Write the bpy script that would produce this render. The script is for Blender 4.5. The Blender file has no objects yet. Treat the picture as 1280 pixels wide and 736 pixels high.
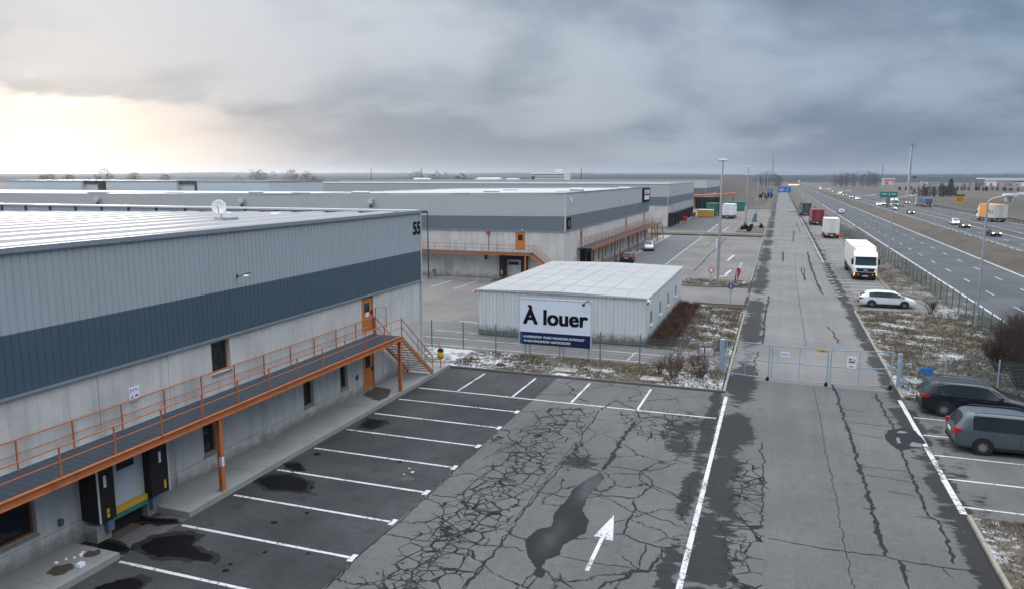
import bpy, bmesh, math, random
from mathutils import Vector, Matrix
random.seed(11)
rad = math.radians
scene = bpy.context.scene
C = scene.collection
# ---------------------------------------------------------------- camera
cam = bpy.data.objects.new('camera', bpy.data.cameras.new('camera'))
C.objects.link(cam)
cam.location = (0, 0, 11.5)
cam.rotation_euler = (rad(90 - 8.884), 0, rad(19.513))
cam.data.sensor_width = 36
cam.data.lens = 934 / 1280 * 36
cam.data.clip_start = 0.1
cam.data.clip_end = 20000
scene.camera = cam
scene.view_settings.view_transform = 'Standard'
scene.view_settings.look = 'None'
scene.view_settings.exposure = 0.3
scene.view_settings.gamma = 1
scene.cycles.max_bounces = 6
scene.cycles.volume_bounces = 0
scene.cycles.use_denoising = True

# ---------------------------------------------------------------- node helpers
class NT:
    def __init__(s, tree): s.t = tree; s.N = tree.nodes; s.L = tree.links
    def new(s, ty, **kw):
        n = s.N.new(ty)
        for k, v in kw.items(): setattr(n, k, v)
        return n
    def put(s, sock, v):
        if v is None: return
        if isinstance(v, bpy.types.NodeSocket): s.L.new(v, sock)
        elif isinstance(v, (tuple, list)):
            v = tuple(v)
            n = len(sock.default_value)
            sock.default_value = v + (1,) * (n - len(v)) if len(v) < n else v[:n]
        else:
            try: sock.default_value = v
            except TypeError: sock.default_value = (v,) * len(sock.default_value)
    def m(s, op, a, b=None, c=None, clamp=False):
        n = s.new('ShaderNodeMath', operation=op, use_clamp=clamp)
        s.put(n.inputs[0], a); s.put(n.inputs[1], b); s.put(n.inputs[2], c)
        return n.outputs[0]
    def v(s, op, a, b=None, scale=None):
        n = s.new('ShaderNodeVectorMath', operation=op)
        s.put(n.inputs[0], a); s.put(n.inputs[1], b)
        if scale is not None: s.put(n.inputs['Scale'], scale)
        return n.outputs['Value' if op in ('LENGTH', 'DOT_PRODUCT', 'DISTANCE') else 'Vector']
    def sep(s, a):
        n = s.new('ShaderNodeSeparateXYZ'); s.put(n.inputs[0], a); return n.outputs
    def comb(s, x, y, z):
        n = s.new('ShaderNodeCombineXYZ')
        for i, q in enumerate((x, y, z)): s.put(n.inputs[i], q)
        return n.outputs[0]
    def noise(s, vec, scale, detail=3, rough=.55, col=False, dist=0):
        n = s.new('ShaderNodeTexNoise'); s.put(n.inputs['Vector'], vec); s.put(n.inputs['Scale'], scale)
        s.put(n.inputs['Detail'], detail); s.put(n.inputs['Roughness'], rough); s.put(n.inputs['Distortion'], dist)
        return n.outputs['Color' if col else 'Fac']
    def voro(s, vec, scale, feature='DISTANCE_TO_EDGE', rnd=1):
        n = s.new('ShaderNodeTexVoronoi', feature=feature); s.put(n.inputs['Vector'], vec); s.put(n.inputs['Scale'], scale)
        s.put(n.inputs['Randomness'], rnd)
        return n.outputs['Distance' if feature != 'F1C' else 'Color']
    def step(s, x, lo, hi, a=0., b=1.):
        n = s.new('ShaderNodeMapRange', interpolation_type='SMOOTHSTEP')
        for i, q in enumerate((x, lo, hi, a, b)): s.put(n.inputs[i], q)
        return n.outputs[0]
    def mix(s, f, a, b, blend='MIX'):
        n = s.new('ShaderNodeMix', data_type='RGBA', blend_type=blend)
        s.put(n.inputs[0], f); s.put(n.inputs[6], a); s.put(n.inputs[7], b)
        return n.outputs[2]
    def gauss(s, x, x0, w):
        d = s.m('DIVIDE', s.m('SUBTRACT', x, x0), w)
        return s.m('POWER', 2.718, s.m('MULTIPLY', s.m('MULTIPLY', d, d), -1))
    def pos(s): return s.new('ShaderNodeTexCoord').outputs['Object']
    def bump(s, h, strength=.3, dist=.02):
        n = s.new('ShaderNodeBump'); s.put(n.inputs['Height'], h); n.inputs['Strength'].default_value = strength
        n.inputs['Distance'].default_value = dist
        return n.outputs[0]

# ---------------------------------------------------------------- world, sun
SUN_AZ, SUN_EL = 51, 7          # degrees left of the road's direction, degrees up
w = bpy.data.worlds.new('World'); scene.world = w; w.use_nodes = True
t = NT(w.node_tree); w.node_tree.nodes.clear()
d = t.new('ShaderNodeTexCoord').outputs['Generated']
x, y, z = t.sep(d)
zc = t.m('MAXIMUM', z, 0.0)
sx, sy = -math.sin(rad(SUN_AZ)), math.cos(rad(SUN_AZ))
sun_v = (sx * math.cos(rad(5.5)), sy * math.cos(rad(5.5)), math.sin(rad(5.5)))
cosA = t.v('DOT_PRODUCT', d, sun_v)
# the cloud sheet: the view direction met with a flat layer
k = t.m('DIVIDE', 1.0, t.m('ADD', zc, 0.26))
px, py = t.m('MULTIPLY', x, k), t.m('MULTIPLY', y, k)
# axis along the view and across it, so that the bands stretch across
cp = t.comb(px, py, 0.3)
wv = t.noise(cp, .8, 3, .5, col=True)
cp2 = t.v('ADD', cp, t.v('SCALE', t.v('SUBTRACT', wv, (.5, .5, .5)), scale=.7))
n1 = t.noise(cp2, .80, 3, .45)
n2 = t.noise(t.v('ADD', cp2, (7, 3, 1)), 2.3, 6, .52)
cl = t.m('ADD', t.m('MULTIPLY', n1, .62), t.m('MULTIPLY', n2, .38))
side = t.m('ADD', t.m('MULTIPLY', x, .72), t.m('MULTIPLY', y, .2))     # towards +x the cloud is heavier
thick = t.step(t.m('ADD', cl, t.m('MULTIPLY', side, .09)), .39, .60)
lum = t.m('ADD', t.m('ADD', 1.0, t.m('MULTIPLY', zc, 1.2)), t.step(zc, .30, .80, 0, 4.4))
blue = t.step(x, -.85, .35)
dark = t.mix(blue, (.255, .305, .375, 1), (.115, .17, .255, 1))
light = t.mix(blue, (.53, .555, .60, 1), (.31, .395, .50, 1))
col = t.mix(thick, light, dark)
col = t.mix(t.step(zc, .30, .6), col, (.44, .457, .487, 1))
col = t.v('SCALE', col, scale=lum)
# pale veil just over the horizon
veil = t.m('POWER', 2.718, t.m('MULTIPLY', zc, -16.0))
col = t.mix(t.m('MULTIPLY', veil, .55), col, t.mix(blue, (.56, .53, .52, 1), (.25, .32, .41, 1)))
# the gap in the cloud near the sun, low on the left
gap = t.m('POWER', t.m('MAXIMUM', cosA, 0.0), 64)
low = t.m('POWER', 2.718, t.m('MULTIPLY', zc, -15.0))
rim = t.step(t.m('ADD', t.m('MULTIPLY', zc, 1.0), t.m('MULTIPLY', t.m('SUBTRACT', n2, .5), .09)), .096, .082)
bank = t.mix(rim, (.10, .11, .12, 1), (1, 1, 1, 1))
g1 = t.v('SCALE', t.v('MULTIPLY', bank, (1.35, .94, .54)), scale=t.m('MULTIPLY', gap, t.m('ADD', .04, low)))
core = t.m('POWER', t.m('MAXIMUM', cosA, 0.0), 260)
g2 = t.v('SCALE', t.v('MULTIPLY', bank, (1.5, 1.35, 1.1)), scale=t.m('MULTIPLY', core, .26))
col = t.v('ADD', col, t.v('ADD', g1, g2))
below = t.step(z, -.02, .0)
col = t.mix(below, (.22, .23, .25, 1), col)
sky = t.new('ShaderNodeTexSky', sky_type='NISHITA', sun_disc=False, sun_elevation=rad(SUN_EL), sun_rotation=rad(-SUN_AZ), altitude=100, dust_density=3)
bg1 = t.new('ShaderNodeBackground'); t.put(bg1.inputs[0], col); bg1.inputs[1].default_value = .80
bg2 = t.new('ShaderNodeBackground'); t.put(bg2.inputs[0], sky.outputs[0]); bg2.inputs[1].default_value = .05
ms = t.new('ShaderNodeMixShader'); ms.inputs[0].default_value = .04
t.L.new(bg1.outputs[0], ms.inputs[1]); t.L.new(bg2.outputs[0], ms.inputs[2])
wo = t.new('ShaderNodeOutputWorld'); t.L.new(ms.outputs[0], wo.inputs[0])
sl = bpy.data.lights.new('sun', 'SUN'); sl.energy = 1.2; sl.angle = rad(14); sl.color = (1, .84, .66)
so = bpy.data.objects.new('sun', sl); C.objects.link(so)
so.rotation_euler = (rad(90 - SUN_EL), 0, rad(180 + SUN_AZ))

# ---------------------------------------------------------------- materials
def base_mat(name):
    m = bpy.data.materials.new(name); m.use_nodes = True
    return m, NT(m.node_tree), m.node_tree.nodes['Principled BSDF']
def mat(name, col, rough=.6, metal=0, var=.12, scale=1.5, dirt=0, dirtcol=(.06, .055, .05), bump=0, bscale=40, spec=.28, streak=0, emit=0, coat=0, rnd=0):
    m, t, b = base_mat(name)
    p = t.pos()
    n = t.noise(p, scale, 5, .6)
    c = t.mix(1.0, (*col, 1), t.mix(n, (1 - var,) * 3 + (1,), (1 + var,) * 3 + (1,)), 'MULTIPLY')
    if streak:
        x, y, z = t.sep(p)
        s = t.noise(t.comb(t.m('MULTIPLY', x, 3.), t.m('MULTIPLY', y, 3.), t.m('MULTIPLY', z, .22)), 1.2, 5, .65)
        c = t.mix(t.step(s, .48, .75, 0, streak), c, (*[q * .45 for q in col], 1))
    if dirt:
        dn = t.noise(p, scale * .7, 7, .7)
        c = t.mix(t.step(dn, .5, .72, 0, dirt), c, (*dirtcol, 1))
    if rnd:
        g = t.new('ShaderNodeNewGeometry')
        c = t.mix(1.0, c, t.mix(g.outputs['Random Per Island'], (1 - rnd,) * 3 + (1,), (1 + rnd,) * 3 + (1,)), 'MULTIPLY')
    t.put(b.inputs['Base Color'], c)
    t.put(b.inputs['Roughness'], t.m('ADD', rough - .06, t.m('MULTIPLY', n, .12)))
    b.inputs['Metallic'].default_value = metal
    b.inputs['Specular IOR Level'].default_value = spec
    if coat: b.inputs['Coat Weight'].default_value = coat; b.inputs['Coat Roughness'].default_value = .08
    if bump: t.put(b.inputs['Normal'], t.bump(t.noise(p, bscale, 4, .6), bump, .01))
    if emit:
        b.inputs['Emission Color'].default_value = (*col, 1); b.inputs['Emission Strength'].default_value = emit
    return m
M = {}
M['light_clad'] = mat('light_cladding', (.33, .372, .415), .5, .1, .05, .3, streak=.12)
M['dark_clad'] = mat('dark_cladding', (.062, .098, .130), .5, .1, .06, .3, streak=.1)
M['grey_clad'] = mat('grey_cladding', (.38, .40, .415), .5, .05, .05, .3)
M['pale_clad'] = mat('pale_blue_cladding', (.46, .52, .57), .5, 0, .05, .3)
M['slate_clad'] = mat('slate_cladding', (.125, .155, .18), .5, .05, .06, .3)
M['flash'] = mat('flashing', (.26, .31, .36), .4, .4)
M['trim'] = mat('pale_trim', (.52, .54, .56), .45, .2)
M['orange'] = mat('orange_paint', (.40, .135, .05), .6, .0, .2, 4, dirt=.6, dirtcol=(.16, .05, .02))
M['door_orange'] = mat('orange_door_paint', (.50, .17, .035), .45, 0, .08, 2)
M['deck'] = mat('deck_plate', (.055, .070, .090), .5, .4, .12, 3)
M['frame_brown'] = mat('brown_frame', (.20, .075, .03), .5)
M['black'] = mat('black_rubber', (.012, .012, .013), .65, 0, .2, 3)
M['blue_grey'] = mat('blue_grey_paint', (.10, .15, .20), .5, .2)
M['white'] = mat('white_paint', (.74, .75, .76), .45, 0, .04, 1.5)
M['offwhite'] = mat('white_body', (.66, .66, .64), .45, 0, .05, .8, streak=.1)
M['yellow'] = mat('yellow_paint', (.50, .31, .03), .5)
M['green'] = mat('green_paint', (.03, .16, .12), .5)
M['red'] = mat('red_paint', (.48, .03, .03), .45)
M['steel'] = mat('galvanised_steel', (.36, .39, .42), .42, .55, .1, 4)
M['blue_steel'] = mat('painted_blue_steel', (.26, .36, .44), .45, .2, .08, 4)
M['dark_steel'] = mat('dark_steel', (.05, .06, .07), .5, .4)
M['wire'] = mat('fence_wire', (.11, .15, .16), .6, .2)
M['tyre'] = mat('tyre', (.018, .018, .019), .85)
M['rim'] = mat('alloy', (.26, .27, .29), .35, .6)
M['sign_blue'] = mat('sign_blue', (.015, .14, .42), .45)
M['sign_green'] = mat('sign_green', (.01, .16, .15), .45)
M['navy'] = mat('navy_panel', (.008, .017, .062), .7, 0, .06, spec=.15)
M['board'] = mat('board_white', (.62, .68, .78), .45, 0, .03)
M['ink'] = mat('black_ink', (.005, .006, .010), .8, spec=.1)
M['kerb'] = mat('kerb_stone', (.25, .23, .20), .85, 0, .25, 2.2, dirt=.5, bump=.4, bscale=25)
M['dkerb'] = mat('dark_kerb', (.10, .10, .10), .85, 0, .25, 2.2, dirt=.3, bump=.4, bscale=25)
M['pave'] = mat('concrete_pavement', (.24, .245, .245), .8, 0, .2, .9, dirt=.35, bump=.25, bscale=30)
M['bark'] = mat('bark', (.055, .042, .034), .9, 0, .2, 6)
M['twig'] = mat('twig', (.085, .05, .036), .9, 0, .2, 6, rnd=.4)
M['twig_dark'] = mat('twig_dark', (.05, .036, .03), .9, 0, .2, 6, rnd=.4)
M['needles'] = mat('needles', (.018, .04, .028), .85, 0, .3, 2, rnd=.5)
M['grove'] = mat('bare_wood', (.024, .022, .022), .95, 0, .2, .2, rnd=.4)
M['hills'] = mat('wooded_hills', (.014, .022, .027), .95, 0, .4, .01)
M['blade'] = mat('dry_grass', (.115, .09, .058), .9, 0, .2, .5, rnd=.5)
M['litter'] = mat('litter_white', (.7, .7, .72), .7)
M['tail'] = mat('tail_red', (.30, .012, .016), .25, 0, .03, emit=.1)
M['lamp_amber'] = mat('amber_lamp', (1, .30, .04), .3, emit=4)
M['lamp_red'] = mat('red_lamp', (1, .05, .02), .3, emit=2.5)
M['headlight'] = mat('lit_headlight', (1, .80, .52), .3, emit=14)
M['headlight_far'] = mat('far_headlight', (1, .74, .45), .3, emit=1.6)
M['taillit'] = mat('lit_tail_lamp', (1, .12, .04), .3, emit=4)
M['lampglass'] = mat('lamp_glass', (.7, .72, .72), .2)
M['damp_stain'] = mat('damp_stain', (.020, .020, .021), .8, 0, .3, 4, spec=.1)
M['oil'] = mat('oil', (.003, .003, .004), .55, 0, .3, 5, spec=.12)
M['stain'] = mat('brown_stain', (.06, .05, .042), .75, 0, .4, 3)
M['crack'] = mat('crack', (.010, .010, .011), .8, 0, .3, 5)
M['plate'] = mat('number_plate', (.62, .62, .58), .5)
def glass(name, col, rough=.06):
    m, t, b = base_mat(name)
    b.inputs['Base Color'].default_value = (*col, 1); b.inputs['Roughness'].default_value = rough
    b.inputs['Specular IOR Level'].default_value = .35
    return m
M['glass'] = glass('dark_glass', (.010, .014, .018))
M['car_glass'] = glass('car_glass', (.014, .022, .024), .04)
M['screen_glass'] = glass('windscreen_glass', (.016, .05, .06), .06)
def carpaint(name, col, metal=.4):
    return mat(name, col, .32, metal, .02, 2, coat=.4)
M['p_black'] = carpaint('black_car_paint', (.008, .012, .02), .2)
M['p_grey'] = carpaint('grey_car_paint', (.075, .095, .112), .3)
M['p_white'] = carpaint('white_car_paint', (.62, .65, .70), .1)
M['p_silver'] = carpaint('silver_car_paint', (.34, .38, .41), .6)
M['p_maroon'] = mat('maroon_paint', (.20, .02, .035), .4)
M['p_green'] = mat('dark_green_tarp', (.028, .06, .052), .6)
M['p_blue'] = mat('blue_tarp', (.045, .10, .19), .6)
M['p_orange'] = mat('orange_tarp', (.68, .27, .035), .55)

def concrete_mat(name, col, joint=.0):
    m, t, b = base_mat(name)
    p = t.pos(); x, y, z = t.sep(p)
    n = t.noise(p, .55, 6, .62); n2 = t.noise(p, 2.3, 5, .65); f = t.noise(p, 26, 3, .6)
    c = t.mix(1.0, (*col, 1), t.mix(n, (.55, .56, .57, 1), (1.36, 1.35, 1.33, 1)), 'MULTIPLY')
    s = t.noise(t.comb(t.m('MULTIPLY', x, 2.2), t.m('MULTIPLY', y, 2.2), t.m('MULTIPLY', z, .16)), 1.3, 6, .7)
    c = t.mix(t.step(s, .45, .70, 0, .48), c, (*[q * .5 for q in col], 1))
    s2 = t.noise(t.comb(t.m('MULTIPLY', x, 5.), t.m('MULTIPLY', y, 5.), t.m('MULTIPLY', z, .4)), 1.1, 4, .6)
    c = t.mix(t.step(s2, .56, .74, 0, .25), c, (*[min(1, q * 1.5) for q in col], 1))
    c = t.mix(t.step(n2, .55, .75, 0, .3), c, (*[q * .62 for q in col], 1))
    # pour lines and pinholes
    band = t.noise(t.comb(t.m('MULTIPLY', x, .15), t.m('MULTIPLY', y, .15), t.m('MULTIPLY', z, 5)), 1.0, 4, .6)
    c = t.mix(t.step(band, .55, .7, 0, .22), c, (*[q * .65 for q in col], 1))
    pit = t.voro(p, 2.6, 'F1')
    c = t.mix(t.step(pit, .035, .02, 0, .8), c, (.04, .04, .04, 1))
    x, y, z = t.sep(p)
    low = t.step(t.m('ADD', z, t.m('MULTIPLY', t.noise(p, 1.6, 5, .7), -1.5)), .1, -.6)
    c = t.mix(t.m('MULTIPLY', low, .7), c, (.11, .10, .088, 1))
    c = t.mix(1.0, c, t.mix(f, (.86,) * 3 + (1,), (1.14,) * 3 + (1,)), 'MULTIPLY')
    t.put(b.inputs['Base Color'], c); b.inputs['Roughness'].default_value = .85
    t.put(b.inputs['Normal'], t.bump(t.m('ADD', n2, t.m('MULTIPLY', f, .4)), .25, .02))
    return m
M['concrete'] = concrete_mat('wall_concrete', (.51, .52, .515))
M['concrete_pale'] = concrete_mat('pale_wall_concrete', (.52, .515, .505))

def snow_grass_mat(name, snow_lo, snow_hi, big=.32, dark=1.0):
    m, t, b = base_mat(name)
    p = t.pos()
    n = t.noise(p, .22, 5, .6); f = t.noise(p, 5, 6, .75); g = t.noise(p, 22, 4, .7)
    c = t.mix(n, (.055 * dark, .046 * dark, .032 * dark, 1), (.125 * dark, .105 * dark, .07 * dark, 1))
    c = t.mix(t.step(f, .42, .68), c, (.035 * dark, .028 * dark, .021 * dark, 1))
    c = t.mix(t.step(g, .55, .8, 0, .6), c, (.20 * dark, .165 * dark, .11 * dark, 1))
    s = t.m('ADD', t.m('ADD', t.m('MULTIPLY', t.noise(p, big, 3, .55), .38), t.m('MULTIPLY', t.noise(p, 2.6, 7, .82), .60)), t.m('MULTIPLY', g, .16))
    x, y, z = t.sep(p)
    s = t.m('ADD', s, t.m('ADD', t.m('MULTIPLY', t.gauss(x, -17.5, 4.5), .055), t.m('ADD', t.m('MULTIPLY', t.gauss(x, -3.9, 1.1), .04), t.m('MULTIPLY', t.gauss(x, 10.5, 2.2), .010))))
    sm = t.m('MULTIPLY', t.step(s, snow_lo, snow_hi), .86)
    c = t.mix(sm, c, (.52, .545, .585, 1))
    t.put(b.inputs['Base Color'], c); b.inputs['Roughness'].default_value = .92
    t.put(b.inputs['Normal'], t.bump(t.m('ADD', f, t.m('MULTIPLY', sm, .25)), .8, .08))
    return m
M['verge'] = snow_grass_mat('snowy_verge', .58, .65)
M['verge_less'] = snow_grass_mat('verge_little_snow', .615, .68)
M['verge_dry'] = snow_grass_mat('dry_verge', .68, .72)

def field_mat():
    m, t, b = base_mat('dead_field')
    p = t.pos(); x, y, z = t.sep(p)
    n = t.noise(t.comb(t.m('MULTIPLY', x, 1.), t.m('MULTIPLY', y, .35), 0), .012, 6, .6); f = t.noise(p, .16, 6, .7); g = t.noise(p, 2.2, 5, .75)
    c = t.mix(t.step(n, .35, .65), (.042, .035, .027, 1), (.085, .070, .050, 1))
    c = t.mix(t.step(f, .45, .7), c, (.036, .032, .026, 1))
    c = t.mix(t.step(g, .5, .8, 0, .6), c, (.12, .10, .07, 1))
    far = t.noise(t.comb(x, t.m('MULTIPLY', y, .25), 0), .006, 3, .5)
    c = t.mix(t.step(far, .6, .66, 0, .45), c, (.17, .155, .13, 1))
    t.put(b.inputs['Base Color'], c); b.inputs['Roughness'].default_value = .95
    t.put(b.inputs['Normal'], t.bump(t.m('ADD', f, g), .6, .15))
    return m
M['field'] = field_mat()

def asphalt_mat(name, c0, c1, cracks=False, damp=False, stain=0.3, speck=.16):
    m, t, b = base_mat(name)
    p = t.pos(); x, y, z = t.sep(p)
    n = t.noise(p, .16, 5, .6); f = t.noise(p, 60, 3, .7); n3 = t.noise(p, 1.1, 6, .65)
    c = t.mix(t.step(n, .3, .7), (*c0, 1), (*c1, 1))
    tr = t.noise(t.comb(t.m('MULTIPLY', x, 1.0), t.m('MULTIPLY', y, .03), 0), 1.3, 4, .6)     # wheel tracks
    c = t.mix(1.0, c, t.mix(tr, (.84,) * 3 + (1,), (1.16,) * 3 + (1,)), 'MULTIPLY')
    c = t.mix(t.step(n3, .52, .75, 0, stain), c, (*[q * .55 for q in c0], 1))
    c = t.mix(1.0, c, t.mix(f, (1 - speck,) * 3 + (1,), (1 + speck,) * 3 + (1,)), 'MULTIPLY')
    rough = .82
    gr = t.noise(p, 17, 4, .7)
    c = t.mix(1.0, c, t.mix(gr, (.45,) * 3 + (1,), (1.55,) * 3 + (1,)), 'MULTIPLY')
    mo = t.noise(p, 4.2, 5, .7)
    c = t.mix(1.0, c, t.mix(mo, (.72,) * 3 + (1,), (1.28,) * 3 + (1,)), 'MULTIPLY')
    h = t.m('ADD', t.m('MULTIPLY', f, .5), t.m('MULTIPLY', gr, .5))
    if damp:
        e = t.m('ADD', t.m('MULTIPLY', t.noise(p, .62, 5, .6), .42), t.m('MULTIPLY', t.noise(t.v('MULTIPLY', p, (.8, 2.1, 1)), 1.5, 9, .76), .62))
        g1 = t.m('MULTIPLY', t.gauss(x, -1.45, 1.15), t.step(t.noise(t.comb(0, y, 0), .11, 2), .30, .6, .45, 1.0))
        g2 = t.m('MULTIPLY', t.gauss(x, 6.4, .8), t.step(t.noise(t.comb(9, y, 0), .22, 3), .3, .62, .55, 1.0))
        g3 = t.m('MULTIPLY', t.gauss(x, -2.55, .5), t.step(t.noise(t.comb(5, y, 0), .16, 3), .35, .6, .6, .95))
        g5 = t.m('MULTIPLY', t.gauss(x, -3.6, 1.5), t.m('MULTIPLY', t.gauss(y, 33, 6), .74))
        g6 = t.m('MULTIPLY', t.gauss(x, -7.2, 1.3), t.m('MULTIPLY', t.gauss(y, 28.5, 1.6), .72))
        g3 = t.m('MAXIMUM', g3, t.m('MAXIMUM', g5, g6))
        g4 = t.m('MULTIPLY', t.gauss(x, 7.3, .8), .55)
        tot = t.m('MAXIMUM', t.m('MAXIMUM', g1, g2), t.m('MAXIMUM', g3, g4))
        dm = t.step(t.m('ADD', e, t.m('MULTIPLY', tot, .42)), .765, .785)
        c = t.mix(t.m('MULTIPLY', dm, .9), c, (.017, .0175, .0185, 1))
        rough = t.mix(dm, (.82,) * 3 + (1,), (.62,) * 3 + (1,))
    if cracks:
        wv = t.v('SUBTRACT', t.noise(p, 1.1, 3, .5, col=True), (.5, .5, .5))
        wq = t.v('ADD', p, t.v('SCALE', wv, scale=.22))
        wn = t.noise(p, 4., 3)
        in_yard = t.m('MULTIPLY', t.step(x, -11.75, -11.6), t.m('MULTIPLY', t.step(x, -2.2, -2.3), t.step(y, 40.8, 40.4)))
        patch = t.noise(p, .20, 3, .5)
        # alligator cells: one wheel path, and spots by the road's edge line
        ctr = t.m('ADD', -9.2, t.m('MULTIPLY', t.m('SUBTRACT', t.noise(t.comb(0, y, 3), .13, 2), .5), 3.2))
        a1 = t.m('MULTIPLY', t.gauss(x, ctr, 1.4), t.step(y, 37, 34))
        a2 = t.m('MULTIPLY', t.gauss(x, -.55, .75), t.m('MULTIPLY', t.step(y, 33, 29), .95))
        a3 = t.m('MULTIPLY', t.gauss(x, -4.6, 2.4), t.m('MULTIPLY', t.gauss(y, 34.5, 3.0), .72))
        am = t.m('ADD', t.m('MAXIMUM', t.m('MAXIMUM', a1, a2), a3), t.m('MULTIPLY', t.m('SUBTRACT', t.noise(p, .55, 3, .6), .5), .9))
        amask = t.step(am, .38, .42); awid = t.m('MULTIPLY', t.step(am, .36, .62, .3, 1.0), t.step(t.noise(p, .75, 3, .6), .3, .7, .4, 1.15))
        d1 = t.voro(wq, 1.45); d2 = t.voro(t.v('ADD', wq, (5, 2, 0)), 2.9)
        fine = t.step(am, .90, .95)
        l1 = t.m('MULTIPLY', t.step(d1, t.m('MULTIPLY', t.m('MULTIPLY_ADD', wn, .07, .026), awid), t.m('MULTIPLY', t.m('MULTIPLY_ADD', wn, .045, .02), awid), 0, 1), amask)
        l2 = t.m('MULTIPLY', t.step(d2, .075, .045), t.m('MULTIPLY', fine, amask))
        # broad slab cracks over the rest of the yard
        wq3 = t.v('ADD', p, t.v('SCALE', t.v('SUBTRACT', t.noise(p, .7, 5, .65, col=True), (.5, .5, .5)), scale=1.1))
        d3 = t.voro(wq3, .40)
        l3 = t.m('MULTIPLY', t.step(d3, t.m('MULTIPLY_ADD', wn, .026, .003), t.m('MULTIPLY_ADD', wn, .014, 0.), 0, 1), t.m('MULTIPLY', in_yard, t.step(patch, .40, .46)))
        wide = t.m('MULTIPLY', t.step(t.m('ADD', t.noise(p, 1.3, 6, .7), t.m('MULTIPLY', amask, .05)), .66, .68), t.m('MULTIPLY', in_yard, t.step(am, .3, .4)))
        ln = t.m('MAXIMUM', t.m('MAXIMUM', l1, l2), t.m('MAXIMUM', l3, wide))
        c = t.mix(t.m('MULTIPLY', ln, t.step(t.noise(p, 1.6, 5, .7), .36, .56, .55, 1.0)), c, (.013, .0132, .014, 1))
        h = t.m('SUBTRACT', h, t.m('MULTIPLY', ln, 1.2))
    t.put(b.inputs['Base Color'], c)
    t.put(b.inputs['Roughness'], rough)
    b.inputs['Specular IOR Level'].default_value = .10
    t.put(b.inputs['Normal'], t.bump(h, .45, .015))
    return m
M['asphalt'] = asphalt_mat('worn_asphalt', (.088, .0885, .089), (.116, .1155, .115), cracks=True, damp=True)
M['asphalt_new'] = asphalt_mat('dark_bay_asphalt', (.030, .032, .035), (.062, .064, .067), stain=.6)
M['asphalt_yard'] = asphalt_mat('yard_asphalt', (.135, .13, .125), (.18, .173, .166), stain=.25)
M['asphalt_mw'] = asphalt_mat('motorway_asphalt', (.068, .073, .080), (.095, .10, .108), stain=.1)
M['asphalt_old'] = asphalt_mat('pale_old_asphalt', (.135, .1335, .131), (.178, .175, .171), damp=True, stain=.2)
def marking_mat():
    m, t, b = base_mat('road_paint')
    p = t.pos(); n = t.noise(p, 9, 6, .75); g = t.noise(p, 1.1, 3)
    c = t.mix(n, (.40, .415, .43, 1), (.58, .59, .60, 1))
    c = t.mix(t.step(t.m('ADD', n, t.m('MULTIPLY', g, .35)), .69, .79), c, (.10, .10, .105, 1))
    t.put(b.inputs['Base Color'], c); b.inputs['Roughness'].default_value = .75
    return m
M['marking'] = marking_mat()
def worn_marking_mat():
    m, t, b = base_mat('worn_road_paint')
    p = t.pos(); n = t.noise(p, 7, 6, .8); g = t.noise(p, .9, 3)
    c = t.mix(t.step(t.m('ADD', n, t.m('MULTIPLY', g, .5)), .70, .80), (.52, .53, .54, 1), (.07, .07, .075, 1))
    t.put(b.inputs['Base Color'], c); b.inputs['Roughness'].default_value = .75
    return m
M['marking_worn'] = worn_marking_mat()
def puddle_mat():
    m, t, b = base_mat('puddle_water')
    p = t.pos()
    n = t.noise(p, .8, 2)
    t.put(b.inputs['Base Color'], (.012, .0125, .014, 1))
    t.put(b.inputs['Roughness'], t.step(n, .45, .65, .12, .3))
    b.inputs['Specular IOR Level'].default_value = .30
    return m
M['water'] = puddle_mat()
def roof_mat(name, col, lines=False, rough=.38, metal=.35):
    m, t, b = base_mat(name)
    p = t.pos(); x, y, z = t.sep(p)
    n = t.noise(p, .25, 5, .6); f = t.noise(t.comb(t.m('MULTIPLY', x, 2.), t.m('MULTIPLY', y, .2), 0), 1.1, 5, .65)
    c = t.mix(1.0, (*col, 1), t.mix(n, (.82,) * 3 + (1,), (1.15,) * 3 + (1,)), 'MULTIPLY')
    c = t.mix(t.step(f, .52, .75, 0, .3), c, (*[q * .65 for q in col], 1))
    t.put(b.inputs['Base Color'], c); b.inputs['Metallic'].default_value = metal
    t.put(b.inputs['Roughness'], t.m('ADD', rough - .08, t.m('MULTIPLY', n, .16)))
    return m
M['roof'] = roof_mat('metal_roof', (.25, .255, .27), metal=.25, rough=.5)
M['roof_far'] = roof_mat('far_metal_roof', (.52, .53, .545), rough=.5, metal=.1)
M['cabin_roof'] = roof_mat('cabin_roof', (.31, .315, .32), rough=.6, metal=0)
M['fence_green'] = mat('fence_green', (.085, .125, .12), .6, .1)
M['ice'] = mat('thin_ice', (.13, .14, .15), .35, 0, .3, 6)
def wet_mat():
    m, t, b = base_mat('wet_asphalt')
    p = t.pos(); x, y, z = t.sep(p); n = t.noise(p, 1.1, 3, .5)
    pool = t.m('ADD', t.m('MULTIPLY', t.gauss(x, -6.15, .28), t.gauss(y, 26.2, 1.1)), t.m('MULTIPLY', t.gauss(x, -6.35, .3), t.m('MULTIPLY', t.gauss(y, 21.9, 1.0), .35)))   # where water stands
    pool = t.m('MULTIPLY', pool, t.step(n, .3, .55, .5, 1.0))
    b.inputs['Base Color'].default_value = (.011, .0115, .013, 1)
    t.put(b.inputs['Roughness'], t.m('SUBTRACT', .5, t.m('MULTIPLY', pool, .36)))
    t.put(b.inputs['Specular IOR Level'], t.m('ADD', .12, t.m('MULTIPLY', pool, .75)))
    return m
M['wet'] = wet_mat()
M['tread'] = mat('stair_tread', (.16, .14, .13), .6, .3)
M['slate_blue'] = mat('slate_blue_sign', (.05, .085, .14), .5)
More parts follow.
